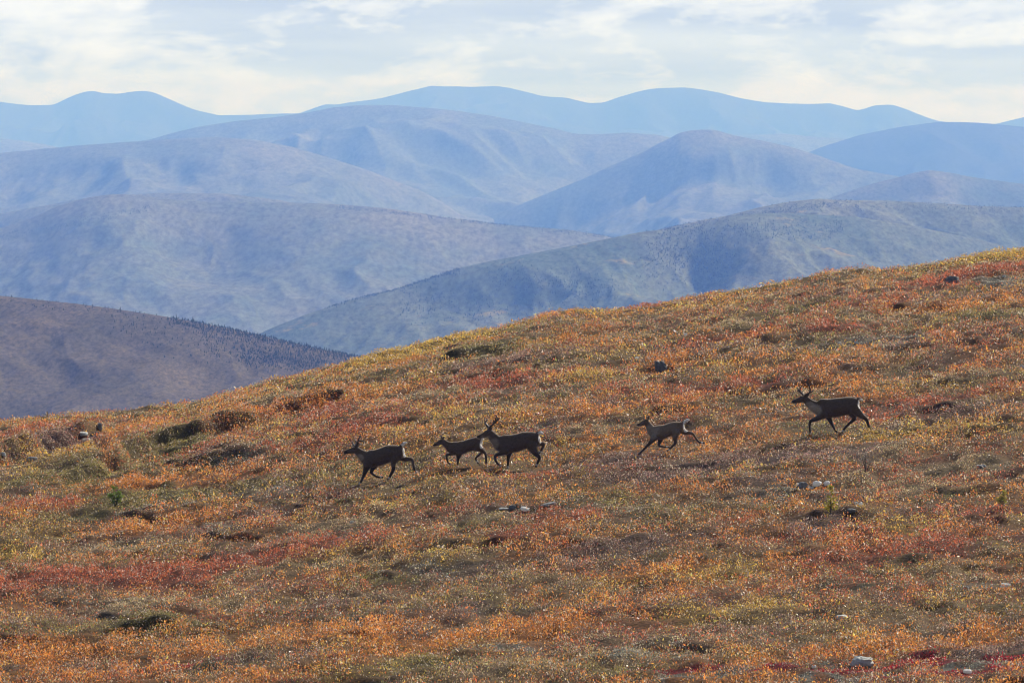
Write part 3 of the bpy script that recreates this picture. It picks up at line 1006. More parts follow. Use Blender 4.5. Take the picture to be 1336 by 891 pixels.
        pymesh('eye', bv, bf, m_eye, root)
    return root


# 1 lead animal
caribou((430, 530), 8.1, (318, 812), 'dark caribou leading the herd on the left, short antlers, white tail raised',
    [(778, 425, 510), (762, 408, 540), (720, 400, 568), (660, 397, 572), (600, 401, 592), (540, 425, 614), (480, 444, 628), (430, 450, 640), (400, 464, 634), (370, 482, 615), (345, 496, 588)],
    [(425, 540, 84), (385, 530, 72), (350, 508, 58), (316, 480, 46), (290, 455, 40)],
    [(288, 445, 36), (255, 453, 35), (218, 460, 28), (185, 470, 23), (162, 477, 18)],
    [('near', [(405, 590, 55), (380, 668, 27), (350, 745, 15), (332, 785, 13), (314, 818, 12)]),
     ('far', [(470, 600, 50), (448, 668, 22), (438, 690, 17), (480, 725, 12), (515, 738, 12), (560, 742, 12)]),
     ('near', [(692, 530, 50), (674, 590, 28), (676, 650, 22), (650, 705, 15), (636, 735, 13), (618, 760, 12)]),
     ('far', [(735, 500, 60), (795, 545, 30), (868, 553, 18), (885, 610, 14), (900, 672, 13), (935, 695, 13)])],
    [(292, 418, 318, 392, 13, 0.03), (288, 418, 300, 385, 12, -0.03)],
    [(-1, [(272, 420, 7), (285, 395, 6), (300, 360, 5.5), (312, 325, 5), (335, 298, 3)]), (-1, [(303, 352, 4), (330, 353, 4), (362, 357, 3)]), (-1, [(310, 325, 4), (318, 312, 4), (314, 300, 3)]),
     (1, [(266, 420, 7), (255, 400, 6), (243, 385, 5), (240, 368, 3)]), (1, [(268, 408, 5), (282, 380, 4), (276, 352, 3)]), (-1, [(284, 398, 4), (300, 388, 4), (306, 372, 3)])],
    [(752, 412, 18), (768, 396, 15), (786, 378, 15), (806, 370, 10)],
    [(800, 372, 26, 22), (778, 395, 20, 16), (792, 470, 22, 62)],
    [(320, 530, 50, 40, 0.55)])

# 2 yearling
caribou((550, 530), 7.86, (370, 612), 'slim young caribou without antlers trotting just ahead of the antlered one behind it',
    [(612, 330, 385), (600, 318, 418), (570, 305, 438), (530, 309, 440), (480, 324, 452), (430, 340, 474), (380, 348, 488), (330, 352, 484), (295, 360, 474), (268, 378, 455)],
    [(320, 415, 60), (285, 398, 48), (252, 376, 36), (226, 354, 30)],
    [(218, 348, 27), (190, 358, 26), (162, 373, 20), (140, 382, 14), (124, 387, 11)],
    [('far', [(345, 460, 34), (300, 480, 18), (260, 487, 14), (262, 535, 10), (275, 570, 10), (318, 594, 10)]),
     ('near', [(385, 465, 38), (376, 520, 18), (372, 560, 12), (370, 590, 11), (368, 618, 11)]),
     ('far', [(560, 410, 42), (605, 425, 24), (638, 436, 16), (590, 490, 12), (555, 525, 11), (580, 572, 10)]),
     ('near', [(575, 400, 45), (618, 435, 24), (654, 470, 15), (662, 530, 12), (664, 570, 11), (670, 602, 11)])],
    [(208, 328, 200, 288, 11, 0.03), (218, 328, 226, 296, 12, -0.03)],
    [], [(604, 322, 12), (620, 322, 12), (634, 330, 8)],
    [(628, 326, 18, 14), (616, 370, 20, 48)],
    [], 1.1)

# 3 antlered
caribou((550, 530), 7.86, (883, 628), 'large caribou with upswept antlers, its nose at the rump of the slim young one',
    [(1208, 300, 375), (1190, 266, 402), (1150, 250, 416), (1100, 247, 420), (1040, 250, 432), (980, 267, 456), (920, 277, 464), (870, 281, 472), (830, 285, 470), (800, 297, 455), (775, 322, 430)],
    [(840, 380, 84), (798, 368, 74), (762, 335, 58), (728, 298, 48), (705, 268, 40)],
    [(700, 256, 38), (668, 272, 36), (634, 287, 28), (604, 298, 22), (580, 302, 16)],
    [('near', [(860, 440, 50), (800, 474, 22), (758, 494, 17), (762, 545, 13), (790, 580, 12), (826, 606, 12)]),
     ('far', [(900, 440, 48), (892, 510, 21), (888, 560, 14), (885, 600, 12), (882, 632, 12)]),
     ('near', [(1130, 385, 62), (1160, 455, 36), (1208, 510, 20), (1196, 550, 15), (1184, 580, 13), (1174, 604, 12)]),
     ('far', [(1165, 365, 50), (1210, 376, 24), (1252, 374, 19), (1240, 418, 14), (1222, 450, 13), (1208, 472, 12)])],
    [(708, 235, 716, 200, 14, -0.03), (702, 232, 690, 206, 12, 0.03)],
    [(-1, [(694, 222, 8), (700, 200, 7), (732, 172, 6.5), (764, 142, 6), (776, 112, 5), (764, 76, 3)]), (-1, [(768, 138, 4), (784, 126, 4), (792, 108, 3)]), (-1, [(732, 170, 4), (742, 148, 4), (736, 128, 3)]),
     (-1, [(750, 156, 4), (758, 128, 4), (754, 104, 3)]), (1, [(690, 222, 8), (678, 192, 7), (656, 168, 6), (650, 140, 4), (644, 124, 3)]), (1, [(652, 150, 4), (668, 142, 4), (674, 126, 3)]), (1, [(684, 202, 4), (668, 196, 4), (660, 186, 3)])],
    [(1186, 264, 18), (1205, 258, 17), (1222, 260, 16), (1244, 270, 10)],
    [(1224, 262, 34, 18), (1216, 320, 20, 52)],
    [(740, 370, 60, 60, 0.5), (640, 310, 80, 22, 0.35)])

# 4 calf at a run
caribou((815, 520), 10.48, (130, 778), 'small grey brown calf at full stretch, no antlers, white tail flagged high',
    [(800, 325, 410), (785, 306, 440), (740, 300, 458), (690, 299, 472), (640, 305, 488), (590, 320, 508), (540, 339, 532), (490, 345, 545), (440, 350, 545), (400, 362, 535), (370, 378, 508), (350, 405, 470)],
    [(410, 445, 86), (375, 420, 72), (345, 380, 54), (318, 338, 43), (302, 310, 38)],
    [(298, 300, 38), (262, 312, 36), (226, 330, 28), (196, 342, 22), (174, 342, 16)],
    [('near', [(405, 510, 55), (345, 585, 26), (285, 648, 18), (240, 695, 15), (195, 738, 14), (130, 778, 12)]),
     ('far', [(500, 510, 50), (476, 590, 26), (472, 628, 19), (520, 642, 13), (560, 646, 13), (608, 650, 13)]),
     ('near', [(695, 440, 60), (684, 530, 30), (694, 585, 23), (650, 632, 16), (620, 660, 14), (580, 695, 12)]),
     ('far', [(765, 400, 60), (835, 448, 32), (925, 462, 20), (970, 520, 15), (1018, 582, 15), (1085, 592, 15)])],
    [(310, 268, 304, 222, 16, 0.03), (322, 270, 332, 212, 17, -0.03)],
    [], [(795, 315, 22), (818, 300, 20), (845, 284, 19), (876, 268, 12)],
    [(850, 280, 44, 28), (812, 345, 20, 62), (835, 425, 26, 24)],
    [(370, 430, 110, 110, 0.5), (600, 420, 260, 110, 0.25)], 1.55)

# 5 rear animal
caribou((1015, 480), 8.486, (345, 738), 'antlered caribou last of the herd at the right, pale neck and tall branching antler',
    [(888, 345, 425), (870, 322, 458), (840, 312, 480), (780, 309, 500), (720, 314, 515), (660, 320, 530), (600, 326, 535), (550, 331, 540), (500, 329, 532), (470, 334, 518), (440, 354, 500), (420, 374, 478)],
    [(470, 435, 84), (425, 425, 72), (380, 400, 57), (342, 372, 48), (315, 345, 43)],
    [(308, 328, 42), (268, 334, 38), (228, 347, 30), (192, 358, 24), (164, 361, 18)],
    [('near', [(505, 490, 55), (430, 548, 27), (362, 574, 20), (348, 630, 14), (352, 685, 13), (343, 738, 13)]),
     ('far', [(545, 490, 50), (585, 580, 24), (615, 640, 15), (645, 690, 13), (684, 728, 13)]),
     ('far', [(795, 450, 60), (848, 545, 27), (800, 600, 16), (745, 655, 14), (712, 708, 13)]),
     ('near', [(835, 430, 65), (915, 510, 36), (972, 552, 21), (998, 615, 15), (1022, 675, 14), (1058, 706, 13)])],
    [(322, 300, 345, 272, 15, -0.03), (316, 298, 330, 276, 13, 0.03)],
    [(-1, [(300, 290, 9), (345, 264, 8), (353, 225, 7), (342, 185, 6), (324, 140, 5), (328, 102, 3)]), (-1, [(343, 188, 5), (358, 174, 4), (376, 166, 3)]), (-1, [(332, 162, 4), (318, 152, 4), (312, 140, 3)]),
     (-1, [(350, 262, 5), (370, 252, 4), (382, 240, 3)]), (1, [(284, 292, 9), (266, 270, 8), (240, 254, 7), (214, 242, 4)]), (1, [(246, 256, 5), (246, 230, 5), (256, 206, 3)]), (1, [(238, 250, 5), (226, 226, 4), (222, 208, 3)])],
    [(880, 330, 14), (900, 330, 13), (934, 344, 9)],
    [(925, 340, 26, 14), (900, 385, 22, 50)],
    [(400, 450, 90, 70, 0.8), (350, 400, 60, 50, 0.5)])

# ------------------------------------------------------------------ rocks
CLEAR = []


def rock(px, py, w, h, mat, label, cat='rock', sink=0.3, seed=0, flat=1.0, lean=0.0, depth=0.8, group=None, rot=0.0, jag=0.30):
    x, y, z = G(px, py)
    r = random.Random(seed + 77)
    W = w / F * y; Hh = h / F * y
    CLEAR.append((x, y, W))
    V, Fc = [], []
    nu, nv = 14, 9
    for i in range(nv + 1):
        th = math.pi * i / nv
        for j in range(nu):
            ph = 2 * math.pi * j / nu
            d = Vector((math.sin(th) * math.cos(ph), math.sin(th) * math.sin(ph), math.cos(th)))
            # blocky: push towards a superellipsoid and fracture with noise
            k = 1.0 / (abs(d.x) ** 3.2 + abs(d.y) ** 3.2 + abs(d.z) ** 3.2) ** (1 / 3.2)
            k *= 1 + jag * mnoise.noise(d * 1.6 + Vector((seed * 3.1, 1, 5))) + jag * 0.45 * mnoise.noise(d * 4.3 + Vector((seed, 9, 2)))
            p = Vector((d.x * W / 2, d.y * W / 2 * depth, d.z * Hh * 0.62)) * k
            p.z *= flat
            p.x += lean * p.z
            V.append((p.x, p.y, p.z + Hh * (0.5 - sink)))
    for i in range(nv):
        for j in range(nu):
            a = i * nu + j; b = i * nu + (j + 1) % nu
            Fc.append((a, a + nu, b + nu, b))
    o = pymesh(cat, V, Fc, mat, None, False)
    o.location = (x, y, z)
    o.rotation_euler = (0, rot, 0)
    tag(o, label, cat, group)
    return o


m_dark = plain('rock_dark', (0.13, 0.13, 0.125), 0.8, 0.3, 0.5, 9)
m_pale = plain('rock_lichen_pale', (0.50, 0.50, 0.45), 0.85, 0.3, 0.35, 12)
m_white = plain('quartz_white', (0.80, 0.79, 0.76), 0.6, 0.4, 0.12, 14)
_t = m_white.node_tree
_tr = _t.nodes.new('ShaderNodeBsdfTranslucent'); _tr.inputs[0].default_value = (0.95, 0.95, 0.93, 1)
_mx = _t.nodes.new('ShaderNodeMixShader'); _mx.inputs[0].default_value = 0.4
_b = [n for n in _t.nodes if n.type == 'BSDF_PRINCIPLED'][0]
_o = [n for n in _t.nodes if n.type == 'OUTPUT_MATERIAL'][0]
_t.links.new(_b.outputs[0], _mx.inputs[1]); _t.links.new(_tr.outputs[0], _mx.inputs[2]); _t.links.new(_mx.outputs[0], _o.inputs['Surface'])
m_gry = plain('rock_grey', (0.22, 0.22, 0.21), 0.85, 0.3, 0.4, 10)
m_bone = plain('weathered_bone_and_bright_edge', (0.75, 0.73, 0.68), 0.6, 0.4, 0.15, 14)

rock(862, 485, 15, 15, m_dark, 'dark angular boulder with a bright sloping top edge, above the running calf', 'rock', 0.2, 1, 1, -0.2)
rock(1242, 370, 18, 10, m_dark, 'low dark boulder just under the skyline at the far right', 'rock', 0.25, 2)
rock(122, 573, 11, 10, m_dark, 'black jagged rock standing on the eroded bank at the left', 'rock', 0.2, 3, 1, 0.35)
rock(130, 561, 6, 8, m_gry, 'small upright grey stone on top of the black jagged rock at the left', 'rock', 0.05, 4)
rock(108, 569, 14, 4.5, m_pale, 'flat pale slab lying left of the black jagged rock on the bank', 'rock', 0.2, 5)
rock(113, 575, 12, 3.5, m_pale, 'thin pale slab below the flat pale slab beside the black jagged rock', 'rock', 0.2, 6)
rock(46, 569, 6, 4, m_white, 'tiny white stone alone near the skyline at the far left', 'stone', 0.2, 7)
rock(4, 595, 7, 5, m_pale, 'pale stone at the left end of the eroded bank by the picture edge', 'stone', 0.2, 8)
rock(42, 600, 13, 5, m_gry, 'wide grey stone in the foot of the eroded bank at the left', 'rock', 0.3, 9)
rock(67, 594, 9, 6, m_gry, 'rounder grey stone in the bank, between the wide grey stone and the pale slabs', 'rock', 0.3, 10)
rock(1048, 637, 13, 9, m_gry, 'grey boulder left of the cluster of white stones at right', 'rock', 0.3, 11)
rock(1066, 634, 11, 6, m_white, 'biggest white stone of the cluster behind the yellow sapling', 'stone', 0.2, 12, 1, 0.0, 0.8)
rock(1058, 638, 8, 3.5, m_white, 'flat white stone between the grey boulder and the biggest white stone', 'stone', 0.2, 13)
rock(1079, 633, 8, 5, m_white, 'white stone at the right end of the white cluster', 'stone', 0.2, 14)
rock(1041, 633, 6, 3, m_white, 'small white chip at the left of the grey boulder', 'stone', 0.2, 15)
rock(1130, 652, 10, 5, m_dark, 'dark slab with two white spots, upper right of the black hollow', 'rock', 0.25, 16, 1, 0, 0.8, None, 0.3)
rock(1129, 650.5, 4, 2, m_white, 'left white pebble lying on the dark slab', 'pebble', 0.1, 17)
rock(1134.5, 652, 4, 2, m_white, 'right white pebble lying on the dark slab', 'pebble', 0.1, 18)
rock(1117, 658, 6, 3.5, m_pale, 'pale oval stone on the rim of the black hollow at right', 'stone', 0.2, 19)
rock(1123, 660, 5, 5, m_white, 'white upright stone right of the pale oval stone at the hollow', 'stone', 0.2, 20)
rock(1111, 668, 12, 5, m_dark, 'black rock in the hollow below the pale stones at right', 'rock', 0.35, 21)
rock(685, 666, 12, 5, m_white, 'white tilted stone in the middle of the slope below the herd', 'stone', 0.2, 22, 1, 0, 0.8, None, 0.3)
rock(669, 664, 10, 5, m_dark, 'small dark rock left of the white tilted stone', 'rock', 0.3, 23)
rock(658, 665, 14, 2.5, m_pale, 'thin pale slab left of the small dark rock in mid slope', 'rock', 0.2, 24)
rock(716, 659, 20, 3, m_gry, 'long flat grey slab right of the white tilted stone', 'rock', 0.25, 25, 1, 0, 0.8, None, -0.2)
rock(1125, 868, 30, 11, m_pale, 'large pale lichened slab among crimson leaves at the bottom right', 'rock', 0.1, 26, 1, 0, 0.6)
rock(1312, 766, 13, 6, m_white, 'white stone near the right edge above the green moss', 'stone', 0.2, 27)
rock(1260, 769, 8, 5, m_gry, 'small grey stone left of the white stone near the right edge', 'stone', 0.25, 28)
rock(1262, 878, 11, 5, m_white, 'pinkish white stone among crimson leaves in the bottom right corner', 'stone', 0.2, 29)
rock(1062, 871, 6, 4, m_white, 'tiny white stone left of the large lichened slab', 'stone', 0.2, 30)
rock(1098, 807, 16, 5, m_pale, 'pale flat stone in the dark moss streak, lower right', 'rock', 0.25, 31)
rock(459, 684, 5, 5, m_pale, 'tiny pale stone alone below the lead caribou', 'stone', 0.15, 32)
rock(441, 704, 7, 4, m_gry, 'tiny grey stone lower left of the tiny pale stone below the lead caribou', 'stone', 0.2, 33)
rock(1281, 610, 12, 5, m_gry, 'grey stone at right below the level of the last caribou', 'rock', 0.3, 34)
rock(1276, 609, 4, 2.5, m_white, 'white chip beside the grey stone at right', 'stone', 0.1, 35)
rock(894, 438.5, 7, 4, m_white, 'white lump on the upper slope, right of the white bone', 'stone', 0.2, 36)
rock(903, 440, 6, 4, m_dark, 'dark stone touching the white lump on the upper slope', 'stone', 0.3, 37)
rock(831, 468, 6, 2.5, m_white, 'thin white chip on the upper slope, left of the dark angular boulder', 'stone', 0.1, 38)
rock(1095, 449, 5, 3, m_pale, 'left pale stone in the grey patch high on the slope at right', 'stone', 0.2, 39)
rock(1117, 448, 5, 3, m_pale, 'right pale stone in the grey patch high on the slope at right', 'stone', 0.2, 40)
rock(1332, 480, 7, 4, m_pale, 'pale stone at the right picture edge, higher than the last caribou', 'stone', 0.2, 41)
rock(1310, 362, 5, 3, m_pale, 'tiny pale stone in the grey patch under the right skyline', 'stone', 0.2, 42)


def bone(px0, py0, px1, py1, r, label):  # also shapes the bar added as a boulder's bright edge
    xa, ya, za = G((px0 + px1) / 2, (py0 + py1) / 2)
    a0, s0 = ray(px0, py0); a1, s1 = ray(px1, py1); am, sm_ = ray((px0 + px1) / 2, (py0 + py1) / 2)
    p0 = ((a0 - am) * ya, -0.04, (s0 - sm_) * ya); p1 = ((a1 - am) * ya, 0.05, (s1 - sm_) * ya)
    m = [(p0[i] + p1[i]) / 2 for i in range(3)]
    R = r / F * ya
    q0 = [p0[i] * .8 + m[i] * .2 for i in range(3)]; q1 = [p1[i] * .8 + m[i] * .2 for i in range(3)]
    v, f = loft([(*p0, R * 1.2, R * 1.1), (*q0, R * .9, R * .8), (*m, R * .75, R * .7), (*q1, R * .85, R * .8), (*p1, R * 1.25, R * 1.1)], 8)
    o = pymesh('bone', v, f, m_bone, None)
    o.location = (xa, ya, za + 0.10)
    tag(o, label, 'bone')


bone(879, 435, 883.5, 438, 0.9, 'short white bone lying on the upper slope left of the white lump')
bone(862.5, 477.5, 871, 484, 0.9, 'long white bar added as the bright top edge of the dark angular boulder above the calf')  # no bone: white bar added to draw the boulder's bright top edge

# ------------------------------------------------------------------ small saplings
m_bark = plain('bark', (0.13, 0.10, 0.08), 0.9, 0.2)


def leafmat(name, col, tr_=0.35):
    m, t, out = new_mat(name)
    b = N(t, 'ShaderNodeBsdfPrincipled')
    oi = N(t, 'ShaderNodeTexCoord'); nz = N(t, 'ShaderNodeTexNoise'); setin(nz, Scale=9.0, Detail=3.0)
    t.links.new(oi.outputs['Object'], nz.inputs['Vector'])
    r = ramp(t, nz.outputs['Fac'], [(0.3, 0.5), (0.7, 1.5)])
    c = mix(t, 1.0, col, r.outputs[0], 'MULTIPLY')
    t.links.new(c, b.inputs['Base Color']); setin(b, Roughness=0.5)
    tr = N(t, 'ShaderNodeBsdfTranslucent'); t.links.new(c, tr.inputs['Color'])
    mx = N(t, 'ShaderNodeMixShader'); mx.inputs[0].default_value = tr_
    t.links.new(b.outputs[0], mx.inputs[1]); t.links.new(tr.outputs[0], mx.inputs[2])
    t.links.new(mx.outputs[0], out.inputs['Surface'])
    return m


def sapling(px, py, w, h, col, label, seed, n=420, dense=1.0, cat='sapling', stems=3):
    x, y, z = G(px, py)
    W = w / F * y; Hh = h / F * y
    root = bpy.data.objects.new(cat, None); COL.objects.link(root)
    root.location = (x, y, z); root.empty_display_size = 0.2
    tag(root, label, cat)
    r = np.random.default_rng(seed)
    tubes, tips = [], []
    for s in range(stems):
        lean = (r.uniform(-0.35, 0.35) * W if s else 0.0)
        top = Hh * (1.0 if s == 0 else r.uniform(0.4, 0.75))
        b0 = (r.uniform(-.05, .05) * W, r.uniform(-.05, .05) * W, -0.05)
        ch = [(*b0, 0.012, 0.012), (b0[0] + lean * .4, b0[1], top * .45, 0.009, 0.009), (b0[0] + lean, b0[1], top, 0.003, 0.003)]
        tubes.append(loft(ch, 6))
        for q in range(int(9 * (1.0 if s == 0 else .6))):
            f = r.uniform(0.12, 0.95)
            base = (b0[0] + lean * f, b0[1], top * f)
            az = r.uniform(0, 2 * np.pi); L = W * 0.5 * (1.05 - f) * r.uniform(0.6, 1.2) + 0.03
            e = (base[0] + math.cos(az) * L, base[1] + math.sin(az) * L, base[2] + L * r.uniform(0.1, 0.6))
            mid = tuple((base[i] + e[i]) / 2 + (0.01 if i == 2 else 0) for i in range(3))
            tubes.append(loft([(*base, .005, .005), (*mid, .004, .004), (*e, .002, .002)], 5))
            tips.append((base, e))
        tips.append((b0, (b0[0] + lean, b0[1], top)))
    V, Fc = join(tubes)
    pymesh('stem', V, Fc, m_bark, root)
    P = []
    for i in range(n):
        b, e = tips[r.integers(len(tips))]
        f = r.uniform(0.25, 1.05)
        P.append([b[k] + (e[k] - b[k]) * f + r.normal(0, 0.014 * (1 if dense < 1.5 else 1.6)) for k in range(3)])
    P = np.array(P)
    d = r.normal(0, 1, (n, 3)); d[:, 2] = np.abs(d[:, 2]) + .3; d /= np.linalg.norm(d, axis=1, keepdims=True)
    b = np.cross(d, r.normal(0, 1, (n, 3))); b /= np.linalg.norm(b, axis=1, keepdims=True)
    ln = 0.026 * np.exp(r.normal(0, .25, (n, 1))); wd = ln * 0.3
    VV = np.stack([P - d * ln * .6, P + b * wd, P + d * ln, P - b * wd], 1).reshape(-1, 3)
    mesh_np('foliage', VV, np.arange(4 * n).reshape(n, 4), leafmat('leaf_' + cat, col), root, False)


sapling(150, 661, 26, 32, (0.17, 0.24, 0.035), 'bright green bushy spruce sapling on the left slope', 3, 1500, 2.0, 'sapling', 5)
sapling(1083, 672, 20, 38, (0.50, 0.42, 0.06), 'thin yellow green larch sapling in front of the white stones', 4, 800, 1.0, 'sapling', 3)
sapling(1308, 662, 18, 22, (0.36, 0.32, 0.05), 'small olive sapling near the right edge', 5, 420, 1.5, 'sapling', 3)
sapling(62, 549, 4, 13, (0.30, 0.20, 0.07), 'tiny dry seedling upright on the skyline at the far left', 6, 60, 1.0, 'seedling', 1)
sapling(1168, 624, 5, 16, (0.55, 0.10, 0.03), 'single bright scarlet twig standing in brown heath right of the white stones', 7, 90, 1.0, 'twig', 1)
sapling(1130, 612, 26, 26, (0.30, 0.26, 0.22), 'bare greyish dead twig bush below the last caribou', 8, 130, 1.0, 'bush', 4)

# ------------------------------------------------------------------ plants over the whole slope
def leaves(n, seed):
    r = np.random.default_rng(seed)
    # depths: part even on the ground, part denser near the viewer
    k1 = int(n * 0.45)
    s = r.uniform(0, 1, n - k1) ** (1 / 1.53) * 1.12
    d1 = DR - s * (DR - DB)
    d2 = np.sqrt(r.uniform(70.0 ** 2, 153.0 ** 2, k1))
    y = np.concatenate([d1, d2])
    a = r.uniform(-0.134, 0.134, n)
    x = a * y
    # more on the steep little banks, whose faces are long for their plan area
    xb, yb = [], []
    for (x0, y0, x1, y1, h, wd, reach, ends) in BANKS:
        L = math.hypot(x1 - x0, y1 - y0)
        mb = int(L * h * 3500)
        al = r.uniform(-0.5, L + 0.5, mb); dd = r.normal(0, wd * 0.9 + 0.1, mb)
        tx, ty = (x1 - x0) / L, (y1 - y0) / L
        xb.append(x0 + al * tx - dd * ty); yb.append(y0 + al * ty + dd * tx)
    x = np.concatenate([x] + xb); y = np.concatenate([y] + yb); n = len(x)
    # grow thicker in clumps
    cl = gnoise(x / 0.35, y / 0.4, 121) + 0.6 * gnoise(x / 1.1, y / 1.2, 122)
    keep = r.uniform(0, 1, n) < np.clip(0.12 + 0.55 * cl + 0.75 * mound(x, y), 0.05, 1)
    x, y = x[keep], y[keep]
    n = len(x)
    w = cover(x, y, jit=0.16)
    c = w.argmax(1)
    hh = HGT[c] * (0.27 + 1.25 * mound(x, y))
    hh = hh * (1 - 0.35 * smooth(130, 150, y)) * (1 - 0.5 * herd_weight(x, y))
    for (rx_, ry_, rw) in CLEAR:
        m_ = (np.abs(x - rx_) < rw * 1.6) & (y > ry_ - 1.6 - rw) & (y < ry_ + rw)
        if m_.any():
            dd = ((x[m_] - rx_) / (rw * 0.75)) ** 2 + np.where(y[m_] < ry_, (y[m_] - ry_) / (0.7 + rw), (y[m_] - ry_) / (0.5 * rw)) ** 2
            hh[m_] *= 1 - 0.85 * np.exp(-dd ** 2)
    z = ground_z(x, y) + hh * r.uniform(0.02, 1, n) ** 0.6
    col = PAL[c] * np.exp(r.normal(0.0, 0.32, (n, 1)) + (0.55 * gnoise(x / 0.33, y / 0.4, 131) + 0.40 * gnoise(x / 1.3, y / 1.6, 132) + 0.35 * fbm((x - 0.3 * y) / 5.5, (y + 0.6 * x) / 2.2, 133, 3))[:, None]) * np.exp(r.normal(0, 0.09, (n, 3)))
    # pale leaves paint in sun sparkles by colour; dark ones are dead twigs
    q = r.uniform(0, 1, n)
    m = q < 0.11; col[m] = np.array((0.74, 0.61, 0.47)) * r.uniform(0.5, 1.1, (m.sum(), 1))
    m = (q > 0.11) & (q < 0.31); col[m] = np.array((0.085, 0.055, 0.045)) * r.uniform(0.5, 1.3, (m.sum(), 1))
    tw = m
    sc = SCL[c] * (0.85 + 0.35 * smooth(80, 140, y))
    ln = 0.028 * sc * np.exp(r.normal(0, 0.30, n))
    wd = ln * r.uniform(0.45, 0.8, n)
    ln = np.where(tw, ln * 1.7, ln); wd = np.where(tw, 0.007, wd)
    # long axis up-ish, normal random
    az = r.uniform(0, 2 * np.pi, n); el = r.normal(0.85, 0.55, n)
    dx = np.cos(az) * np.cos(el); dy = np.sin(az) * np.cos(el); dz = np.sin(el)
    d = np.stack([dx, dy, dz], -1)
    rv = r.normal(0, 1, (n, 3))
    b = np.cross(d, rv); b /= np.linalg.norm(b, axis=1, keepdims=True) + 1e-9
    p = np.stack([x, y, z], -1)
    v0 = p - b * (wd * 0.5)[:, None]
    v1 = p - d * (ln * 0.9)[:, None] * 0.7
    v2 = p + b * (wd * 0.5)[:, None]
    v3 = p + d * (ln)[:, None]
    # kite-shaped leaves
    V = np.stack([v1 , v2 * 1.0, v3, v0], 1).reshape(-1, 3)
    Q = np.arange(4 * n).reshape(n, 4)
    return V, Q, np.repeat(col, 4, axis=0)


V, Q, CC_ = leaves(2500000, 5)
lo_ = mesh_np('tundra_plants', V, Q, lm, smooth_shade=False)
set_color(lo_.data, np.clip(CC_, 0, 0.95))
tag(lo_, kind='stuff')
del V, Q, CC_

# ------------------------------------------------------------------ far spruces on the brown hill
m_spruce = plain('spruce_needles', (0.022, 0.032, 0.022), 0.9, 0.1)


def spruce_mesh(seed, name='spruce_tree', narrow=1.0):
    r = random.Random(seed)
    V, Fc = [], []
    def cone(z0, z1, r0, r1, k=7):
        o = len(V)
        for j in range(k):
            th = 2 * math.pi * j / k + r.uniform(-.2, .2)
            q = r0 * r.uniform(.7, 1.25); V.append((q * math.cos(th), q * math.sin(th), z0))
        for j in range(k):
            th = 2 * math.pi * j / k
            V.append((r1 * math.cos(th), r1 * math.sin(th), z1))
        for j in range(k):
            Fc.append((o + j, o + (j + 1) % k, o + k + (j + 1) % k, o + k + j))
        Fc.append(tuple(range(o, o + k))[::-1]); Fc.append(tuple(range(o + k, o + 2 * k)))
    cone(-0.3, 0.25, 0.03, 0.025)
    for q in range(6):
        z0 = 0.08 + q * 0.145
        rr = 0.21 * (1 - q / 6.5) * narrow * r.uniform(.8, 1.15)
        cone(z0, z0 + 0.22, rr, 0.02)
    me = bpy.data.meshes.new(name)
    me.from_pydata(V, [], Fc); me.update(); me.materials.append(m_spruce)
    return me


SM = [spruce_mesh(i, narrow=0.8 + 0.15 * i) for i in range(5)]
rt = random.Random(4)
ys1 = y1; cr_i = 13                     # crest row of hill 1
hx1, hy1, hz1 = x1, y1, z1
cnt = 0
pxs = []
for i in range(110):
    pxs.append(rt.choice([rt.uniform(0, 480), rt.uniform(150, 470), rt.uniform(220, 330)]))
for px in pxs:
    a = float(ray(px, 400)[0])
    ci = int(np.clip(np.searchsorted(hx1[13] / hy1[13], a), 0, hx1.shape[1] - 1))
    row = 13 + int(abs(rt.gauss(0, 7)))
    hgt = rt.uniform(0.8, 1.6) if rt.random() < 0.88 else rt.uniform(1.8, 3.2)
    o = bpy.data.objects.new('spruce_tree', rt.choice(SM))
    COL.objects.link(o)
    o.location = (float(hx1[row, ci]), float(hy1[row, ci]), float(hz1[row, ci]) - 0.05)
    o.scale = (hgt, hgt, hgt); o.rotation_euler = (0, 0, rt.uniform(0, 6))
    tag(o, 'tiny dark spruce on the crest of the near brown hill at left', 'tree', 'spruces along the crest of the brown hill')


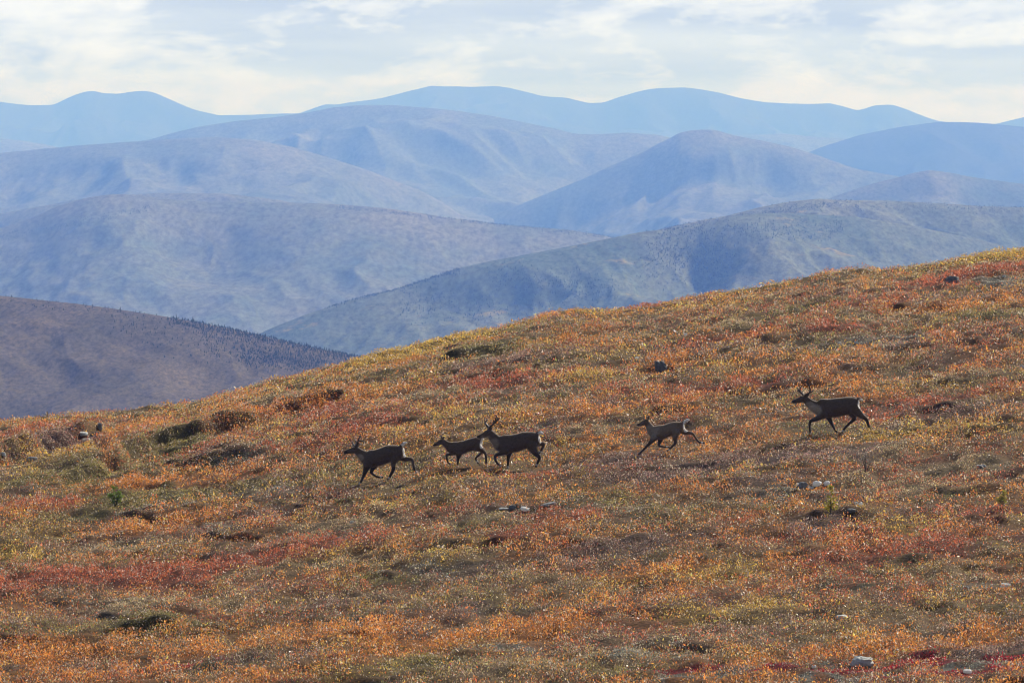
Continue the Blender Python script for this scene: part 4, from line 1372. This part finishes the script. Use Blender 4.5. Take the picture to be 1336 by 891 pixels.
def forest(layer, n, seed, regions, hs, name='spruce_forest'):
    """distant woodland: one object, small cones on the slope"""
    o_, x, y, z = HL[layer]
    r = np.random.default_rng(seed)
    a = x / y; sl = z / y
    pts = []
    flat_a, flat_s = a.ravel(), sl.ravel()
    for (px0, py0, px1, py1, wpx, k) in regions:
        m = int(n * k)
        u = r.uniform(0, 1, m)
        px = px0 + (px1 - px0) * u + r.normal(0, wpx * .5, m); py = py0 + (py1 - py0) * u + r.normal(0, wpx, m)
        ta, ts = ray(px, py)
        ci = np.clip(np.searchsorted(a[13], ta), 1, a.shape[1] - 1)
        for j in range(m):
            cc = sl[13:, ci[j]]
            d = np.abs(cc - ts[j]); i = int(d.argmin())
            if d[i] < 3.0 / F:
                pts.append((x[13 + i, ci[j]] + r.uniform(-3, 3), y[13 + i, ci[j]] + r.uniform(-6, 6), z[13 + i, ci[j]]))
    P = np.array(pts)
    n = len(P)
    h = r.uniform(*hs, n); k = 5
    V = np.zeros((n, k + 1, 3)); th = np.arange(k) * 2 * np.pi / k
    V[:, :k, 0] = P[:, 0:1] + np.cos(th) * h[:, None] * .28
    V[:, :k, 1] = P[:, 1:2] + np.sin(th) * h[:, None] * .28
    V[:, :k, 2] = P[:, 2:3] - h[:, None] * .1
    V[:, k] = P; V[:, k, 2] += h
    b = np.arange(n)[:, None] * (k + 1)
    T = np.concatenate([np.stack([b[:, 0] + j, b[:, 0] + (j + 1) % k, b[:, 0] + k], -1) for j in range(k)], 0)
    o = mesh_np(name, V.reshape(-1, 3), T, m_spruce, None, False)
    tag(o, kind='stuff')


forest(12, 1100, 3, [(220, 417, 470, 467, 2.5, .9), (250, 420, 470, 468, 8, .4), (150, 420, 400, 470, 16, .4), (0, 390, 300, 430, 5, .1), (260, 440, 470, 480, 10, .6), (310, 462, 470, 482, 7, 1.0)], (0.8, 1.6))
forest(11, 2600, 4, [(420, 400, 600, 352, 2.5, .25), (520, 395, 760, 420, 14, .3), (840, 330, 950, 340, 20, .4), (640, 360, 800, 380, 10, .2), (860, 300, 1100, 300, 8, .25)], (1.4, 2.8))
forest(9, 1200, 5, [(440, 270, 800, 309, 1.5, .6), (0, 310, 200, 270, 3, .2)], (1.6, 3.2))
forest(10, 900, 6, [(860, 298, 1110, 262, 2.0, .5), (1000, 268, 1336, 274, 4, .5)], (1.2, 2.4))
